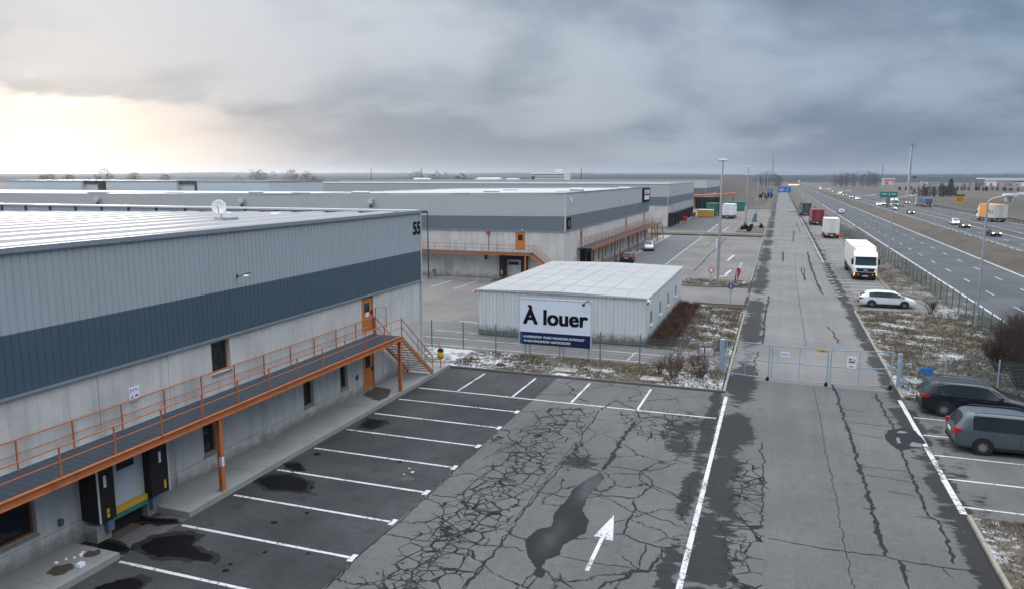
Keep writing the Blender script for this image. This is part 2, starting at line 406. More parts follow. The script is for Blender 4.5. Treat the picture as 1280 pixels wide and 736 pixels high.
def cabin_mat():
    m, t, b = base_mat('cabin_wall_sheet')
    p = t.pos(); x, y, z = t.sep(p); n = t.noise(p, .5, 4, .6)
    c = t.mix(n, (.46, .50, .515, 1), (.55, .59, .605, 1))
    s = t.noise(t.comb(t.m('MULTIPLY', x, 4.), t.m('MULTIPLY', y, 4.), t.m('MULTIPLY', z, .3)), 1.2, 5, .65)
    c = t.mix(t.step(s, .48, .74, 0, .3), c, (.25, .27, .28, 1))
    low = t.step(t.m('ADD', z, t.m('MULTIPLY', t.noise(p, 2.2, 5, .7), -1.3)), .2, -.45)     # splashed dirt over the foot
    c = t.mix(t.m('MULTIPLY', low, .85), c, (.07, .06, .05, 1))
    t.put(b.inputs['Base Color'], c); b.inputs['Roughness'].default_value = .5; b.inputs['Specular IOR Level'].default_value = .25
    return m
M['cabin_wall'] = cabin_mat()
# ---------------------------------------------------------------- mesh helpers
class MB:
    def __init__(s): s.v = []; s.f = []
    def quad(s, a, b, c, d):
        i = len(s.v); s.v += [tuple(a), tuple(b), tuple(c), tuple(d)]; s.f.append((i, i + 1, i + 2, i + 3)); return s
    def tri(s, a, b, c):
        i = len(s.v); s.v += [tuple(a), tuple(b), tuple(c)]; s.f.append((i, i + 1, i + 2)); return s
    def box(s, x0, y0, z0, x1, y1, z1):
        i = len(s.v)
        s.v += [(x0, y0, z0), (x1, y0, z0), (x1, y1, z0), (x0, y1, z0), (x0, y0, z1), (x1, y0, z1), (x1, y1, z1), (x0, y1, z1)]
        s.f += [tuple(i + q for q in f) for f in ((0, 3, 2, 1), (4, 5, 6, 7), (0, 1, 5, 4), (1, 2, 6, 5), (2, 3, 7, 6), (3, 0, 4, 7))]
        return s
    def ring(s, rings, closed=True, caps=True):
        i = len(s.v); n = len(rings[0])
        for r in rings: s.v += [tuple(q) for q in r]
        for a in range(len(rings) - 1):
            for k in range(n if closed else n - 1):
                k2 = (k + 1) % n
                s.f.append((i + a * n + k, i + a * n + k2, i + (a + 1) * n + k2, i + (a + 1) * n + k))
        if caps:
            s.f.append(tuple(i + k for k in range(n))[::-1]); s.f.append(tuple(i + (len(rings) - 1) * n + k for k in range(n)))
        return s
    def tube(s, pts, r, n=8, caps=True):
        pts = [Vector(p) for p in pts]; R = r if isinstance(r, (list, tuple)) else [r] * len(pts)
        rings = []
        for j, p in enumerate(pts):
            d = (pts[min(j + 1, len(pts) - 1)] - pts[max(j - 1, 0)])
            d = d.normalized() if d.length > 1e-9 else Vector((0, 0, 1))
            u = Vector((0, 0, 1)) if abs(d.z) < .9 else Vector((1, 0, 0))
            a = d.cross(u).normalized(); b = d.cross(a)
            off = math.pi / 4 if n == 4 else 0
            rings.append([p + (a * math.cos(off + 2 * math.pi * k / n) + b * math.sin(off + 2 * math.pi * k / n)) * R[j] for k in range(n)])
        return s.ring(rings, True, caps)
    def bar(s, p, q, w, h):
        p, q = Vector(p), Vector(q); d = (q - p).normalized()
        u = Vector((0, 0, 1)) if abs(d.z) < .95 else Vector((0, 1, 0))
        a = d.cross(u).normalized() * (w / 2); b = a.cross(d).normalized() * (h / 2)
        return s.ring([[e + a + b, e - a + b, e - a - b, e + a - b] for e in (p, q)])
    def prism(s, poly, z0, z1):
        return s.ring([[(x, y, z0) for x, y in poly], [(x, y, z1) for x, y in poly]])
    def sheet(s, poly, z=0):
        i = len(s.v); s.v += [(x, y, z) for x, y in poly]; s.f.append(tuple(range(i, i + len(poly)))); return s
    def lathe(s, prof, c, n=16, axis='z'):
        rings = []
        for r, h in prof:
            rg = []
            for k in range(n):
                a = 2 * math.pi * k / n; p, q = r * math.cos(a), r * math.sin(a)
                rg.append({'z': (c[0] + p, c[1] + q, c[2] + h), 'x': (c[0] + h, c[1] + p, c[2] + q), 'y': (c[0] + p, c[1] + h, c[2] + q)}[axis])
            rings.append(rg)
        return s.ring(rings)
    def build(s, name, m, parent=None, smooth=False, world=True, loc=None):
        off = Vector((0, 0, 0))
        pp = parent
        while pp is not None and world: off = off + pp.location; pp = pp.parent
        if loc: off = Vector(loc)
        me = bpy.data.meshes.new(name)
        me.from_pydata([tuple(Vector(q) - off) for q in s.v], [], s.f)
        for mm in (m if isinstance(m, (list, tuple)) else [m]): me.materials.append(M[mm] if isinstance(mm, str) else mm)
        if smooth: me.shade_smooth()
        o = bpy.data.objects.new(name, me); C.objects.link(o)
        if parent is not None: o.parent = parent
        if loc: o.location = loc
        return o
def tag(o, label=None, cat=None, group=None, kind=None):
    if label: o['label'] = label
    if cat: o['category'] = cat
    if group: o['group'] = group
    if kind: o['kind'] = kind
    return o
def thing(name, label, cat, loc=(0, 0, 0), rz=0, group=None):
    o = bpy.data.objects.new(name, None); C.objects.link(o)
    o.location = loc; o.rotation_euler = (0, 0, rz); o.empty_display_size = .2
    return tag(o, label, cat, group)
def dup(root, loc, rz=0, label=None, scale=None):
    r = root.copy(); C.objects.link(r); r.location = loc; r.rotation_euler = (0, 0, rz)
    if label: r['label'] = label
    if scale: r.scale = scale
    for ch in list(root.children):
        c = ch.copy(); C.objects.link(c); c.parent = r
        for g in list(ch.children):
            e = g.copy(); C.objects.link(e); e.parent = c
    return r
def paint(root, part, m):
    for c in root.children:
        if c.name.split('.')[0] == part:
            c.material_slots[0].link = 'OBJECT'; c.material_slots[0].material = M[m]
def struct(mb, name, m, **k): return tag(mb.build(name, m, **k), kind='structure')
def relief(mb, o, d, n, s0, s1, z0, z1, rects):
    """A wall face along d from o, with rectangles (sa, sb, za, zb, depth) sunk into it."""
    ss = sorted({s0, s1} | {q for r in rects for q in r[:2] if s0 < q < s1}); zz = sorted({z0, z1} | {q for r in rects for q in r[2:4] if z0 < q < z1})
    def P(a, b, e): return (o[0] + d[0] * a - n[0] * e, o[1] + d[1] * a - n[1] * e, b)
    D = []
    for i in range(len(ss) - 1):
        row = []
        for j in range(len(zz) - 1):
            a, b = (ss[i] + ss[i + 1]) / 2, (zz[j] + zz[j + 1]) / 2; dep = 0
            for r in rects:
                if r[0] < a < r[1] and r[2] < b < r[3]: dep = max(dep, r[4])
            row.append(dep)
        D.append(row)
    for i in range(len(ss) - 1):
        for j in range(len(zz) - 1):
            e = D[i][j]; a, b, c, f = ss[i], ss[i + 1], zz[j], zz[j + 1]
            mb.quad(P(a, c, e), P(b, c, e), P(b, f, e), P(a, f, e))
            if i + 1 < len(ss) - 1 and D[i + 1][j] != e: mb.quad(P(b, c, e), P(b, c, D[i + 1][j]), P(b, f, D[i + 1][j]), P(b, f, e))
            if j + 1 < len(zz) - 1 and D[i][j + 1] != e: mb.quad(P(a, f, e), P(b, f, e), P(b, f, D[i][j + 1]), P(a, f, D[i][j + 1]))
    return mb
def corr(mb, o, d, n, s0, s1, z0, z1, pitch, dep, groove=.3):
    """Ribbed sheet: flat pans with narrow grooves, real relief."""
    pts = []; s = s0
    while s < s1 - 1e-6:
        g = min(pitch * groove, s1 - s)
        pts += [(s, 0), (s + g * .3, -dep), (s + g * .7, -dep), (s + g, 0)]; s += pitch
    pts = [q for q in pts if q[0] <= s1] + [(s1, 0)]
    i = len(mb.v)
    for a, e in pts:
        for zq in (z0, z1): mb.v.append((o[0] + d[0] * a + n[0] * e, o[1] + d[1] * a + n[1] * e, zq))
    for kx in range(len(pts) - 1):
        q = i + 2 * kx; mb.f.append((q, q + 2, q + 3, q + 1))
    return mb
def text_mesh(body, size, m, name, mtx, parent=None, bold=0, depth=.003, tag_args=None):
    cu = bpy.data.curves.new(name, 'FONT'); cu.body = body; cu.size = size; cu.align_x = 'LEFT'; cu.extrude = depth
    tmp = bpy.data.objects.new(name, cu); C.objects.link(tmp)
    bpy.context.view_layer.update()
    me = bpy.data.meshes.new_from_object(tmp.evaluated_get(bpy.context.evaluated_depsgraph_get()))
    bpy.data.objects.remove(tmp); bpy.data.curves.remove(cu)
    if bold:                                    # heavier strokes: the glyphs laid over each other a little apart
        bm = bmesh.new(); q = 0
        for dx in (-1, -.4, .4, 1):
            for dy in (-.6, .6):
                m2 = me.copy(); m2.transform(Matrix.Translation((dx * bold, dy * bold, -q * .0011))); bm.from_mesh(m2); bpy.data.meshes.remove(m2); q += 1
        bm.to_mesh(me); bm.free()
    me.transform(mtx)
    pp = parent
    while pp is not None: me.transform(Matrix.Translation(-pp.location)); pp = pp.parent
    me.materials.clear(); me.materials.append(M[m])
    o = bpy.data.objects.new(name, me); C.objects.link(o)
    if parent is not None: o.parent = parent
    return o
def face_x(x, y, z):      # text on a wall that looks towards +x, reading along +y
    return Matrix(((0, 0, 1, x), (1, 0, 0, y), (0, 1, 0, z), (0, 0, 0, 1)))
def face_my(x, y, z):     # text on a panel that looks towards -y, reading along +x
    return Matrix(((1, 0, 0, x), (0, 0, -1, y), (0, 1, 0, z), (0, 0, 0, 1)))
def rough_poly(pts, step=.12, amp=.05):
    out = []
    n = len(pts)
    for i in range(n):
        a, b = Vector((*pts[i], 0)), Vector((*pts[(i + 1) % n], 0)); L = (b - a).length; k = max(1, int(L / step))
        for j in range(k):
            p = a.lerp(b, j / k); out.append((p.x + random.uniform(-amp, amp), p.y + random.uniform(-amp, amp)))
    return out
def flat(mb, polys, z):
    for p in polys: mb.sheet(p, z)
    return mb
def triangulated(o):
    bm = bmesh.new(); bm.from_mesh(o.data); bmesh.ops.triangulate(bm, faces=bm.faces[:]); bm.to_mesh(o.data); bm.free(); return o
CRACKS=[([(3.36,44.53),(3.49,42.49),(3.49,39.69),(3.53,37.71),(3.6,35.79),(3.6,33.91),(3.61,31.75),(3.63,30.06),(3.66,29.71),(3.65,28.21),(3.66,26.54),(3.64,25.04),(3.65,24.09)],0.13),
([(4.02,23.96),(4.04,23.11),(4.04,22.24)],0.1),
([(5.49,43.4),(5.48,40.75),(5.53,38.9),(5.57,37.51),(5.5,34.5),(5.44,32.23),(5.44,30.54),(5.44,29.02),(5.4,27.64),(5.65,27.32),(5.65,26.33),(5.64,25.33),(5.55,24.25)],0.09),
([(3.62,37.75),(4.52,37.6),(5.5,37.64)],0.04),
([(3.62,36.09),(4.34,35.77),(4.98,35.72)],0.04),
([(3.61,31.8),(4.38,31.8),(5.34,31.77)],0.04),
([(3.71,30.92),(4.55,30.84),(5.36,30.71)],0.04),
([(3.54,39.71),(4.09,39.73),(4.72,39.61)],0.04),
([(4.33,29.56),(4.77,29.38),(5.33,29.35)],0.045),
([(4.98,27.49),(5.38,27.47),(5.72,27.35),(6.2,27.39)],0.045),
([(0.23,24.12),(0.84,24.05),(1.67,23.99),(2.6,23.98),(3.65,24.09),(4.04,23.95),(5.11,23.91),(5.86,23.99),(6.25,23.89)],0.045),
([(5.17,23.93),(5.25,23.54),(5.36,23.28)],0.045),
([(2.34,43.73),(2.43,38.8),(2.44,33.75),(2.46,30.69),(2.48,30.95),(2.53,27.81),(2.52,24.09),(2.57,21.72)],0.025),
([(3.15,102.52),(3.25,89.57)],0.1),
([(4.53,123.56),(4.48,102.99),(4.46,90.87),(4.62,79.28)],0.12),
([(4.08,62.47),(4.41,59.75),(4.45,56.13)],0.1),
([(1.04,123.99),(0.99,109.1)],0.12),
([(2.81,124.62),(2.31,90.12),(2.3,64.49),(2.29,54.36)],0.03),
([(-5.88,28.44),(-4.64,28.32),(-3.85,28.82),(-3.34,29.79)],0.04),
([(-4.64,28.32),(-4.05,27.58),(-3.94,27.12),(-4.13,26.47),(-4.27,25.77),(-5.33,25.57),(-6.09,25.58)],0.06),
([(-3.94,27.12),(-3.16,26.62),(-2.43,26.51)],0.05),
([(-4.46,25.61),(-4.17,24.83),(-4.28,23.89),(-4.21,22.84),(-4.48,22.74)],0.06),
([(-4.17,24.83),(-3.55,24.46),(-2.42,24)],0.04),
([(-4.21,22.84),(-3.62,22.47),(-2.97,22.35),(-2.4,22.55)],0.05),
([(-3.42,22.4),(-3.41,21.46),(-3.35,20.91)],0.05),
([(-2.94,22.36),(-2.82,21.74),(-3.02,21.09),(-3.08,20.71),(-3.54,20.66),(-3.57,20.18),(-4.12,19.75),(-4.26,19.3)],0.08),
([(-5.78,20.75),(-4.77,20.72),(-3.56,20.78)],0.03),
([(-7.88,30.68),(-7.91,27.06),(-7.9,24.48),(-7.9,22.29)],0.03),
([(-6,19.79),(-6.18,18.62)],0.04),
([(-7.37,20.79),(-6.87,20.7)],0.05),
([(-5.51,19.78),(-5.4,19.41),(-4.9,19.07)],0.05),
([(-7.86,25.05),(-6.69,25)],0.05),
([(-0.15,33.42),(-0.03,29.85),(0,26.39),(0,24.93)],0.05),
([(-11.6,28.83),(-11.57,24.12),(-11.55,21.15),(-11.64,18.54),(-11.57,16.71)],0.045),
([(-7.8,22.01),(-7.77,18.92),(-7.88,18.01)],0.05),
([(-11.6,20.21),(-11.17,20.22),(-10.16,20.22),(-9.46,20.54),(-7.87,20.68),(-7.37,20.79)],0.04),
([(-9.08,18.82),(-8.47,18.92),(-7.77,18.92)],0.06),
([(-11.44,23.5),(-10.54,23.63),(-10.44,24.52),(-10.44,25.32),(-10.22,26.45),(-10.45,27.27)],0.04),
([(-10.07,20.32),(-10.12,21.66),(-9.91,22.88),(-10.03,23.91)],0.05),
([(-0.42,76.82),(-0.59,65.36),(-0.56,54.02)],0.12),
([(-0.79,51.67),(-0.9,46.82),(-0.62,44.95)],0.07),
([(-2.23,83.46),(-2.38,67.79)],0.05),
([(-2.04,77.6),(0.6,77.45),(4.34,79.18)],0.03),
([(-9.21,149.45),(-9.22,127.48),(-9.5,94.72)],0.12),
([(-10.65,143.98),(-11.1,128.73)],0.08),
([(3.48,174.22),(2.82,144.11)],0.15),
([(3.51,102.65),(3.28,90.46)],0.1),
([(1.04,123.99),(0.99,109.1)],0.14),
([(4.73,125.29),(4.32,105.27),(4.46,90.87),(4.46,81.89)],0.1),
([(4.55,210.05),(4.63,171.41)],0.1),
([(-5.9,34.4),(-5.95,33.28),(-6.02,32.1),(-6.05,31.32),(-5.99,29.23),(-6.04,27.93)],0.15),
([(-7.95,35.53),(-7.69,29.7),(-7.81,25.26),(-7.79,20.88),(-7.83,18.03)],0.05),
([(-7.91,35.54),(-7.49,37.43),(-6.21,36.15),(-5.8,34.95),(-4.74,35.59),(-3.96,33.99)],0.06)]
PATCH={'puddle_big':[(-6.12,27.69),(-5.84,27.16),(-6.02,25.33),(-5.94,24.12),(-5.53,23.44),(-5.41,22.56),(-5.9,21.38),(-5.82,20.87),(-6.12,20.37),(-6.11,19.93),(-5.93,19.64),(-5.95,19.33),(-6.18,19.37),(-6.26,19.82),(-6.78,20.53),(-7.1,21.38),(-7,22.14),(-6.59,22.59),(-6.78,23.49),(-6.67,24.91),(-6.71,25.65),(-6.45,26.73)],
'puddle_r':[(5.02,36.01),(5.29,36.97),(6.06,37.69),(6.49,37.25),(6.64,35.63),(6.04,34.77),(5.43,34.3),(5.13,34.97)],
'o1':[(-18.48,16.92),(-18.42,17.51),(-17.71,18.05),(-17.2,17.94),(-16.93,17.47),(-15.89,17.17),(-15.74,16.84),(-16.33,16.82),(-17.35,16.59),(-18.06,16.67)],
'o2':[(-20.01,16.8),(-19.53,16.83),(-18.67,16.72),(-18.53,16.5),(-18.97,16.31),(-19.4,16.26)],
'o3':[(-20.24,18.47),(-18.83,18.81),(-18.51,18.6),(-19.06,18.33),(-19.87,18.28)],
'o4':[(-17.7,14.6),(-17.41,15.15),(-16.95,15.43),(-16.67,15.3),(-16.47,14.82),(-16.77,14.28),(-17.32,14.19)],
'o5':[(-18.44,22.48),(-18.25,22.97),(-17.43,23.36),(-16.25,22.85),(-16.08,22.23),(-15.68,22.28),(-16.5,22.08),(-17.46,21.93)],
'o6':[(-17.95,29.33),(-18.12,30.36),(-17.25,30.35),(-17.07,29.64),(-17.2,29.14)],
'o7':[(-18.5,24.19),(-17.88,24.53),(-17.25,23.96),(-17.6,23.73)],
'o8':[(-13.3,24.51),(-13.12,24.85),(-12.77,24.74),(-12.68,24.48),(-13.01,24.3)],
'stain':[(-20.23,33.36),(-20.31,34.96),(-19.2,34.73),(-18.76,33.5),(-18.81,32.54)],
'arrowhead':[(-5.16,22.35),(-4.8,24.1),(-4.4,22.26),(-4.74,22.28),(-4.9,22.38)],
'arrowshaft':[(-4.9,22.38),(-4.74,22.28),(-4.7,20.16),(-4.89,20.19)]}
YLINES=[((-24.06,48.53),(-16.48,48.51)),((-22.98,46.34),(-18.86,46.34)),((-18.61,46.3),(-7.4,46.12)),((-11.42,48.47),(-6.29,48.21)),((-8.59,46.25),(-8.46,48.65)),((-24.34,50.91),(-21.85,50.84)),((-21.57,50.78),(-20.5,50.7)),((-23.98,54.81),(-22.07,54.59)),((-34.4,71.12),(-34.37,77.12)),((-31.6,70.88),(-31.55,77.41)),((-29.15,69.98),(-27.97,69.25)),((-38.88,72.75),(-37.84,78.07))]
# ---------------------------------------------------------------- ground
def mwx(y):                                   # the motorway bends left far away
    return -3.2e-5 * max(0, y - 700) ** 2
def rect(x0, y0, x1, y1): return [(x0, y0), (x1, y0), (x1, y1), (x0, y1)]
g = MB(); NX = 48
gx = [-5000 + 10000 * i / NX for i in range(NX + 1)]; gy = [-300 + 5300 * i / NX for i in range(NX + 1)]
for a in gx:
    for b in gy: g.v.append((a, b, -.06))
for i in range(NX):
    for j in range(NX):
        q = i * (NX + 1) + j; g.f.append((q, q + NX + 1, q + NX + 2, q + 1))
struct(g, 'field_ground', 'field')
a = MB()
flat(a, [rect(-19.5, -20, 6.62, 41.2), rect(-2.5, 41.2, 6.62, 43.85), rect(6.62, 27.9, 15, 42.6)], 0)
struct(a, 'access_road', 'asphalt')
a = MB()
flat(a, [rect(-2.5, 43.87, 6.62, 700), rect(6.62, 71.0, 11.2, 262), rect(11.2, 72.4, 13.4, 79.6)], 0)
struct(a, 'access_road', 'asphalt_old')
a = MB()
flat(a, [rect(-140, 44.6, -5.9, 50.4), rect(-140, 50.4, -8.0, 70.6), rect(-140, 70.6, -2.5, 81.2), rect(-9.6, 81.2, -9.4, 86.6), rect(-140, 81.2, -9.6, 86.6),
         rect(-22, 86.6, -2.5, 153), rect(-2.6, 83, -2.5, 86.6), rect(-2.6, 153, -2.5, 158), rect(-60, 158.5, -2.5, 232), rect(-60, 232, -2.5, 262), rect(-34, 262, -2.5, 290)], .002)
struct(a, 'yard_asphalt', 'asphalt_yard')
a = MB(); flat(a, [rect(-18.45, -20, -11.62, 40.72)], .004); struct(a, 'parking_surface', 'asphalt_new')
a = MB(); flat(a, [rect(-19.4, 88, -13.9, 151), rect(-23.2, 166, -14.0, 226)], .006); struct(a, 'loading_yard_surface', mat('grey_bay_asphalt', (.085, .09, .098), .8, 0, .2, .4))
def strip(y0, y1, xa, xb, z, n=None):
    ys = [y0]
    while ys[-1] < y1: ys.append(min(y1, ys[-1] + max(8, (ys[-1] - 100) * .06)))
    m = MB()
    for p, q in zip(ys, ys[1:]):
        m.quad((xa + mwx(p), p, z), (xb + mwx(p), p, z), (xb + mwx(q), q, z), (xa + mwx(q), q, z))
    return m
for nm, xa, xb in (('motorway', 17.1, 28.2), ('motorway', 36.2, 44.6), ('motorway', 47.8, 57.2), ('motorway', 60.5, 66.5)):
    struct(strip(-20, 4500, xa, xb, -.03), nm, 'asphalt_mw')
# low grass banks between the carriageways
def bank(xa, xb, h, name):
    m = MB(); ys = [-20]
    while ys[-1] < 3000: ys.append(ys[-1] + max(2.5, (ys[-1]) * .03))
    K = 8; i0 = 0
    for yv in ys:
        for k in range(K + 1):
            u = k / K; m.v.append((xa + (xb - xa) * u + mwx(yv), yv, -.055 + h * math.sin(math.pi * u) ** 1.2 * (1 + .25 * math.sin(yv * .21 + k) + .2 * math.sin(yv * .53 + 2 * k))))
    for r in range(len(ys) - 1):
        for k in range(K):
            q = r * (K + 1) + k; m.f.append((q, q + 1, q + K + 2, q + K + 1))
    struct(m, name, 'field', smooth=True)
bank(28.3, 36.1, .95, 'median_bank'); bank(44.7, 47.7, .25, 'median_bank'); bank(66.6, 76, .5, 'roadside_bank')
# berm left of the far road, carrying the bypass up
m = MB(); NXb, NYb = 20, 34
for j in range(NYb + 1):
    yv = 300 + 620 * j / NYb
    for i in range(NXb + 1):
        u = i / NXb; xv = -70 + 64 * u
        hz = 11.2 * math.exp(-((u - .62) / .24) ** 2) * (1 - math.exp(-((yv - 300) / 80) ** 2)) * (1 - max(0, (yv - 640) / 280) ** 2) if 300 < yv < 920 else 0
        m.v.append((xv, yv, -.07 + max(0, hz) + random.uniform(0, .35) * (hz > .5)))
for j in range(NYb):
    for i in range(NXb):
        q = j * (NXb + 1) + i; m.f.append((q, q + 1, q + NXb + 2, q + NXb + 1))
struct(m, 'earth_berm', 'field', smooth=True)
# ---------------------------------------------------------------- verges with kerbs
def arc(cx, cy, r, a0, a1, n=7): return [(cx + r * math.cos(rad(a0 + (a1 - a0) * k / n)), cy + r * math.sin(rad(a0 + (a1 - a0) * k / n))) for k in range(n + 1)]
def verge(name, poly, m, h=.10, sub=None):
    o = struct(MB().prism(poly, -.08, h), name, m); return o
def kerb(pts, w=.14, h=.13, m='kerb', side=1):
    """Kerb stones about a metre long along a line, with thin joints."""
    mb = MB()
    for p, q in zip(pts, pts[1:]):
        p, q = Vector((*p, 0)), Vector((*q, 0)); L = (q - p).length
        if L < 1e-6: continue
        d = (q - p) / L; nrm = Vector((-d.y, d.x, 0)) * side; k = max(1, round(L))
        for i in range(k):
            a, b = p + d * (L * i / k + .006), p + d * (L * (i + 1) / k - .006)
            hh = h + random.uniform(-.008, .008); sh = nrm * random.uniform(-.008, .008)
            a2, b2 = a + nrm * w + sh, b + nrm * w + sh; a, b = a + sh, b + sh
            bev = nrm * .025
            mb.ring([[(v.x, v.y, -.06) for v in (a, b, b2, a2)], [(v.x, v.y, hh - .025) for v in (a, b, b2, a2)], [(v.x, v.y, hh) for v in (a + bev, b + bev, b2 - bev, a2 - bev)]])
    return struct(mb, 'kerb', m)
vA = [(-18.6, 40.9), (-2.42, 40.9), (-2.42, 45)] + [(-2.42, 65)] + arc(-3.6, 65.6, 1.2, 0, 90) + [(-5.6, 68.4), (-8.05, 70.4), (-8.05, 50.2), (-5.95, 50.2), (-5.95, 45.2), (-22.5, 45.2), (-22.5, 40.9)]
verge('grass_verge', vA, 'verge')
kerb([(-18.45, 40.74), (-2.2, 40.74)], m='dkerb', side=1)
kerb([(-2.2, 40.74), (-2.2, 65.4)] + arc(-3.6, 65.6, 1.36, 0, 90) + [(-5.6, 68.6), (-8.05, 70.6)], side=1)
vB = [(6.76, 42.6), (40, 42.6), (17.0, 42.6), (17.0, 76), (13.4, 76), (13.4, 72.3), (11.2, 70.9)] + arc(7.9, 69.6, 1.15, 90, 180) + [(6.76, 69.6)]
vB = [(6.76, 42.75), (17.0, 42.75), (17.0, 80), (13.45, 79.5), (13.45, 72.35), (8.0, 70.9)] + arc(7.9, 69.75, 1.15, 90, 180)
verge('grass_verge', vB, 'verge')
kerb([(6.62, 42.62), (6.62, 69.7)][::-1] , side=1); kerb(arc(7.9, 69.75, 1.28, 180, 90) + [(10.5, 71.3)], side=-1)
vC = [(11.3, 84), (11.9, 82), (13.4, 79.9), (17, 79.9), (17, 700), (11.3, 700)]
verge('grass_verge', vC, 'verge_less')
kerb([(11.15, 262), (11.15, 84), (11.8, 81.9), (13.5, 79.75)], side=1)
vD = [(6.76, -15), (17.0, -15), (17.0, 27.8), (6.76, 27.8)]
verge('grass_verge', vD, 'verge')
kerb([(6.62, 27.9), (6.62, -15)], side=1); kerb([(17, 27.92), (6.62, 27.92)], m='dkerb', side=1)
vE = [(-9.6, 81.3)] + [(-6.2, 80.9), (-4.2, 82.2)] + arc(-4.0, 85.0, 1.5, -60, 70) + [(-4.4, 86.6), (-9.6, 86.6), (-14, 86.4), (-14, 81.6)]
verge('grass_verge', vE, 'verge_less')
kerb([(-14, 81.45), (-9.6, 81.15), (-6.2, 80.75), (-4.15, 82.05)] + arc(-4.0, 85.0, 1.62, -60, 70), m='dkerb', side=-1 * -1)
vF = [(-24, 153.2), (-2.6, 153.2), (-2.6, 158.3), (-24, 158.3)]
verge('grass_verge', vF, 'verge_dry', h=.25)
verge('grass_verge', [(-8.2, 165), (-2.7, 165), (-2.7, 188), (-8.2, 188)], 'verge_dry', h=.12)
verge('grass_verge', [(-2.7, 292), (-2.7, 700), (-26, 700), (-26, 292)], 'verge_dry', h=.05)
verge('grass_verge', arc(4.9, 270, 1.9, 0, 360, 14)[:-1], 'verge_dry', h=.12)
verge('grass_verge', [(6.7, 292), (11.2, 292), (11.2, 700), (6.7, 700)], 'verge_dry', h=.05)
kerb([(-2.4, 87.5), (-2.4, 152.5)], h=.1, side=1); kerb([(-2.4, 158.6), (-2.4, 262)], h=.1, side=1)
# concrete walk along the near hall
m = MB(); m.prism([(-20.38, 19.05), (-18.47, 19.05), (-18.47, 23.2), (-20.38, 23.2)], -.05, .2)
yy = 23.22
while yy < 40.7: m.prism(rect(-20.38, yy, -18.5, min(yy + 4.2, 40.9)), -.05, .2 - .003); yy += 4.215
struct(m, 'concrete_walk', 'pave')
m = MB(); yy = 16.1
while yy > -15: m.prism(rect(-20.38, yy - 2.09, -18.42, yy), -.05, .2); yy -= 2.1
struct(m, 'concrete_walk', 'pave')
# ---------------------------------------------------------------- paint on the ground
def line(mb, p, q, w=.12, z=.008):
    p, q = Vector((*p, z)), Vector((*q, z)); d = (q - p).normalized(); n = Vector((-d.y, d.x, 0)) * w / 2
    L = (q - p).length; k = max(1, int(L / .8)); e0 = None
    for i in range(k + 1):
        c = p.lerp(q, i / k); nn = n * random.uniform(.92, 1.08); e = (c - nn, c + nn)
        if e0: mb.quad(e0[0], e[0], e[1], e0[1])
        e0 = e
mk = MB()
for kk in range(-5, 9):
    yv = 15.96 + 2.555 * kk
    if kk < 8:
        line(mk, (-18.3, yv), (-11.86, yv)); line(mk, (-11.74, yv - .22), (-11.74, yv + .22), .2)
line(mk, (-18.3, 36.12), (-2.32, 36.12), .13)
for xv in (-16.0, -12.82, -9.6, -6.15): line(mk, (xv, 36.26), (xv + .05, 40.2), .12)
for p, q in YLINES: line(mk, p, q, .13)
struct(mk, 'bay_markings', 'marking')
mk = MB()
line(mk, (-2.1, -10), (-2.1, 40.0), .17)
struct(mk, 'edge_line', 'marking')
mk = MB()
line(mk, (6.60, 28.2), (6.56, 31.4), .22); line(mk, (6.56, 35.2), (6.5, 42.4), .2)
struct(mk, 'edge_line', 'marking')
mk = MB(); line(mk, (6.58, 31.4), (6.56, 35.2), .2)
struct(mk, 'edge_line', 'marking_worn')
mk = MB()
for yv in (28.85, 31.5, 34.15, 36.8, 39.45): line(mk, (6.7, yv), (12.0, yv + .02), .11)
struct(mk, 'bay_markings', 'marking')
mk = MB()
yv = 79.2
while yv < 232:
    line(mk, (6.9, yv), (11.05, yv), .14); mk.quad((5.95, yv - .16, .008), (6.35, yv - .16, .008), (6.35, yv + .16, .008), (5.95, yv + .16, .008))
    if yv > 110: line(mk, (6.2, yv + .4), (6.2, yv + 2.2), .13)
    yv += 2.6
struct(mk, 'bay_markings', 'marking')
mk = MB()
yv = 88.5
while yv < 151:
    line(mk, (-19.3, yv), (-14.2, yv), .13, .011); line(mk, (-13.85, yv - .7), (-13.8, yv + .7), .24, .011)
    yv += 2.55
yv = 167
for xv in (-11.0,): line(mk, (xv, 168), (xv + .2, 184), .18, .011)
for yv in (166, 176, 186, 200, 212): line(mk, (-14.1, yv), (-13.9, yv + 7), .25, .011)
for p, q in (((-6.3, 108), (-5.9, 116)), ((-5.6, 92), (-5.2, 97)), ((-6.4, 89.5), (-5.2, 91.5)), ((-6.4, 89.5), (-6.0, 87.4))): line(mk, p, q, .3, .011)
struct(mk, 'bay_markings', 'marking')
mk = MB()
def dashes(x0, y0, ln_, gap, n, w=.14):
    for i in range(n):
        p = y0 + i * (ln_ + gap)
        line(mk, (x0 + mwx(p), p), (x0 + mwx(p + ln_), p + ln_), w, -.02)
dashes(20.6, 45, 3, 7, 60); dashes(24.4, 48, 3, 7, 60); dashes(40.2, 120, 3, 7, 40); dashes(52.4, 140, 3, 7, 40)
for xv, ww in ((17.75, .24), (27.6, .26), (36.7, .2), (44.1, .2), (48.3, .2), (56.7, .2)):
    for a_, b_ in zip(range(30, 1500, 30), range(60, 1530, 30)): line(mk, (xv + mwx(a_), a_), (xv + mwx(b_), b_), ww, -.02)
struct(mk, 'lane_lines', 'marking')
mk = MB(); mk.sheet([(-4.8 + (x_ + 4.8) * .86, y_) for x_, y_ in PATCH['arrowhead']], .009); line(mk, (-4.82, 22.33), (-4.80, 20.17), .125, .0085)
struct(mk, 'arrow_marking', 'marking')
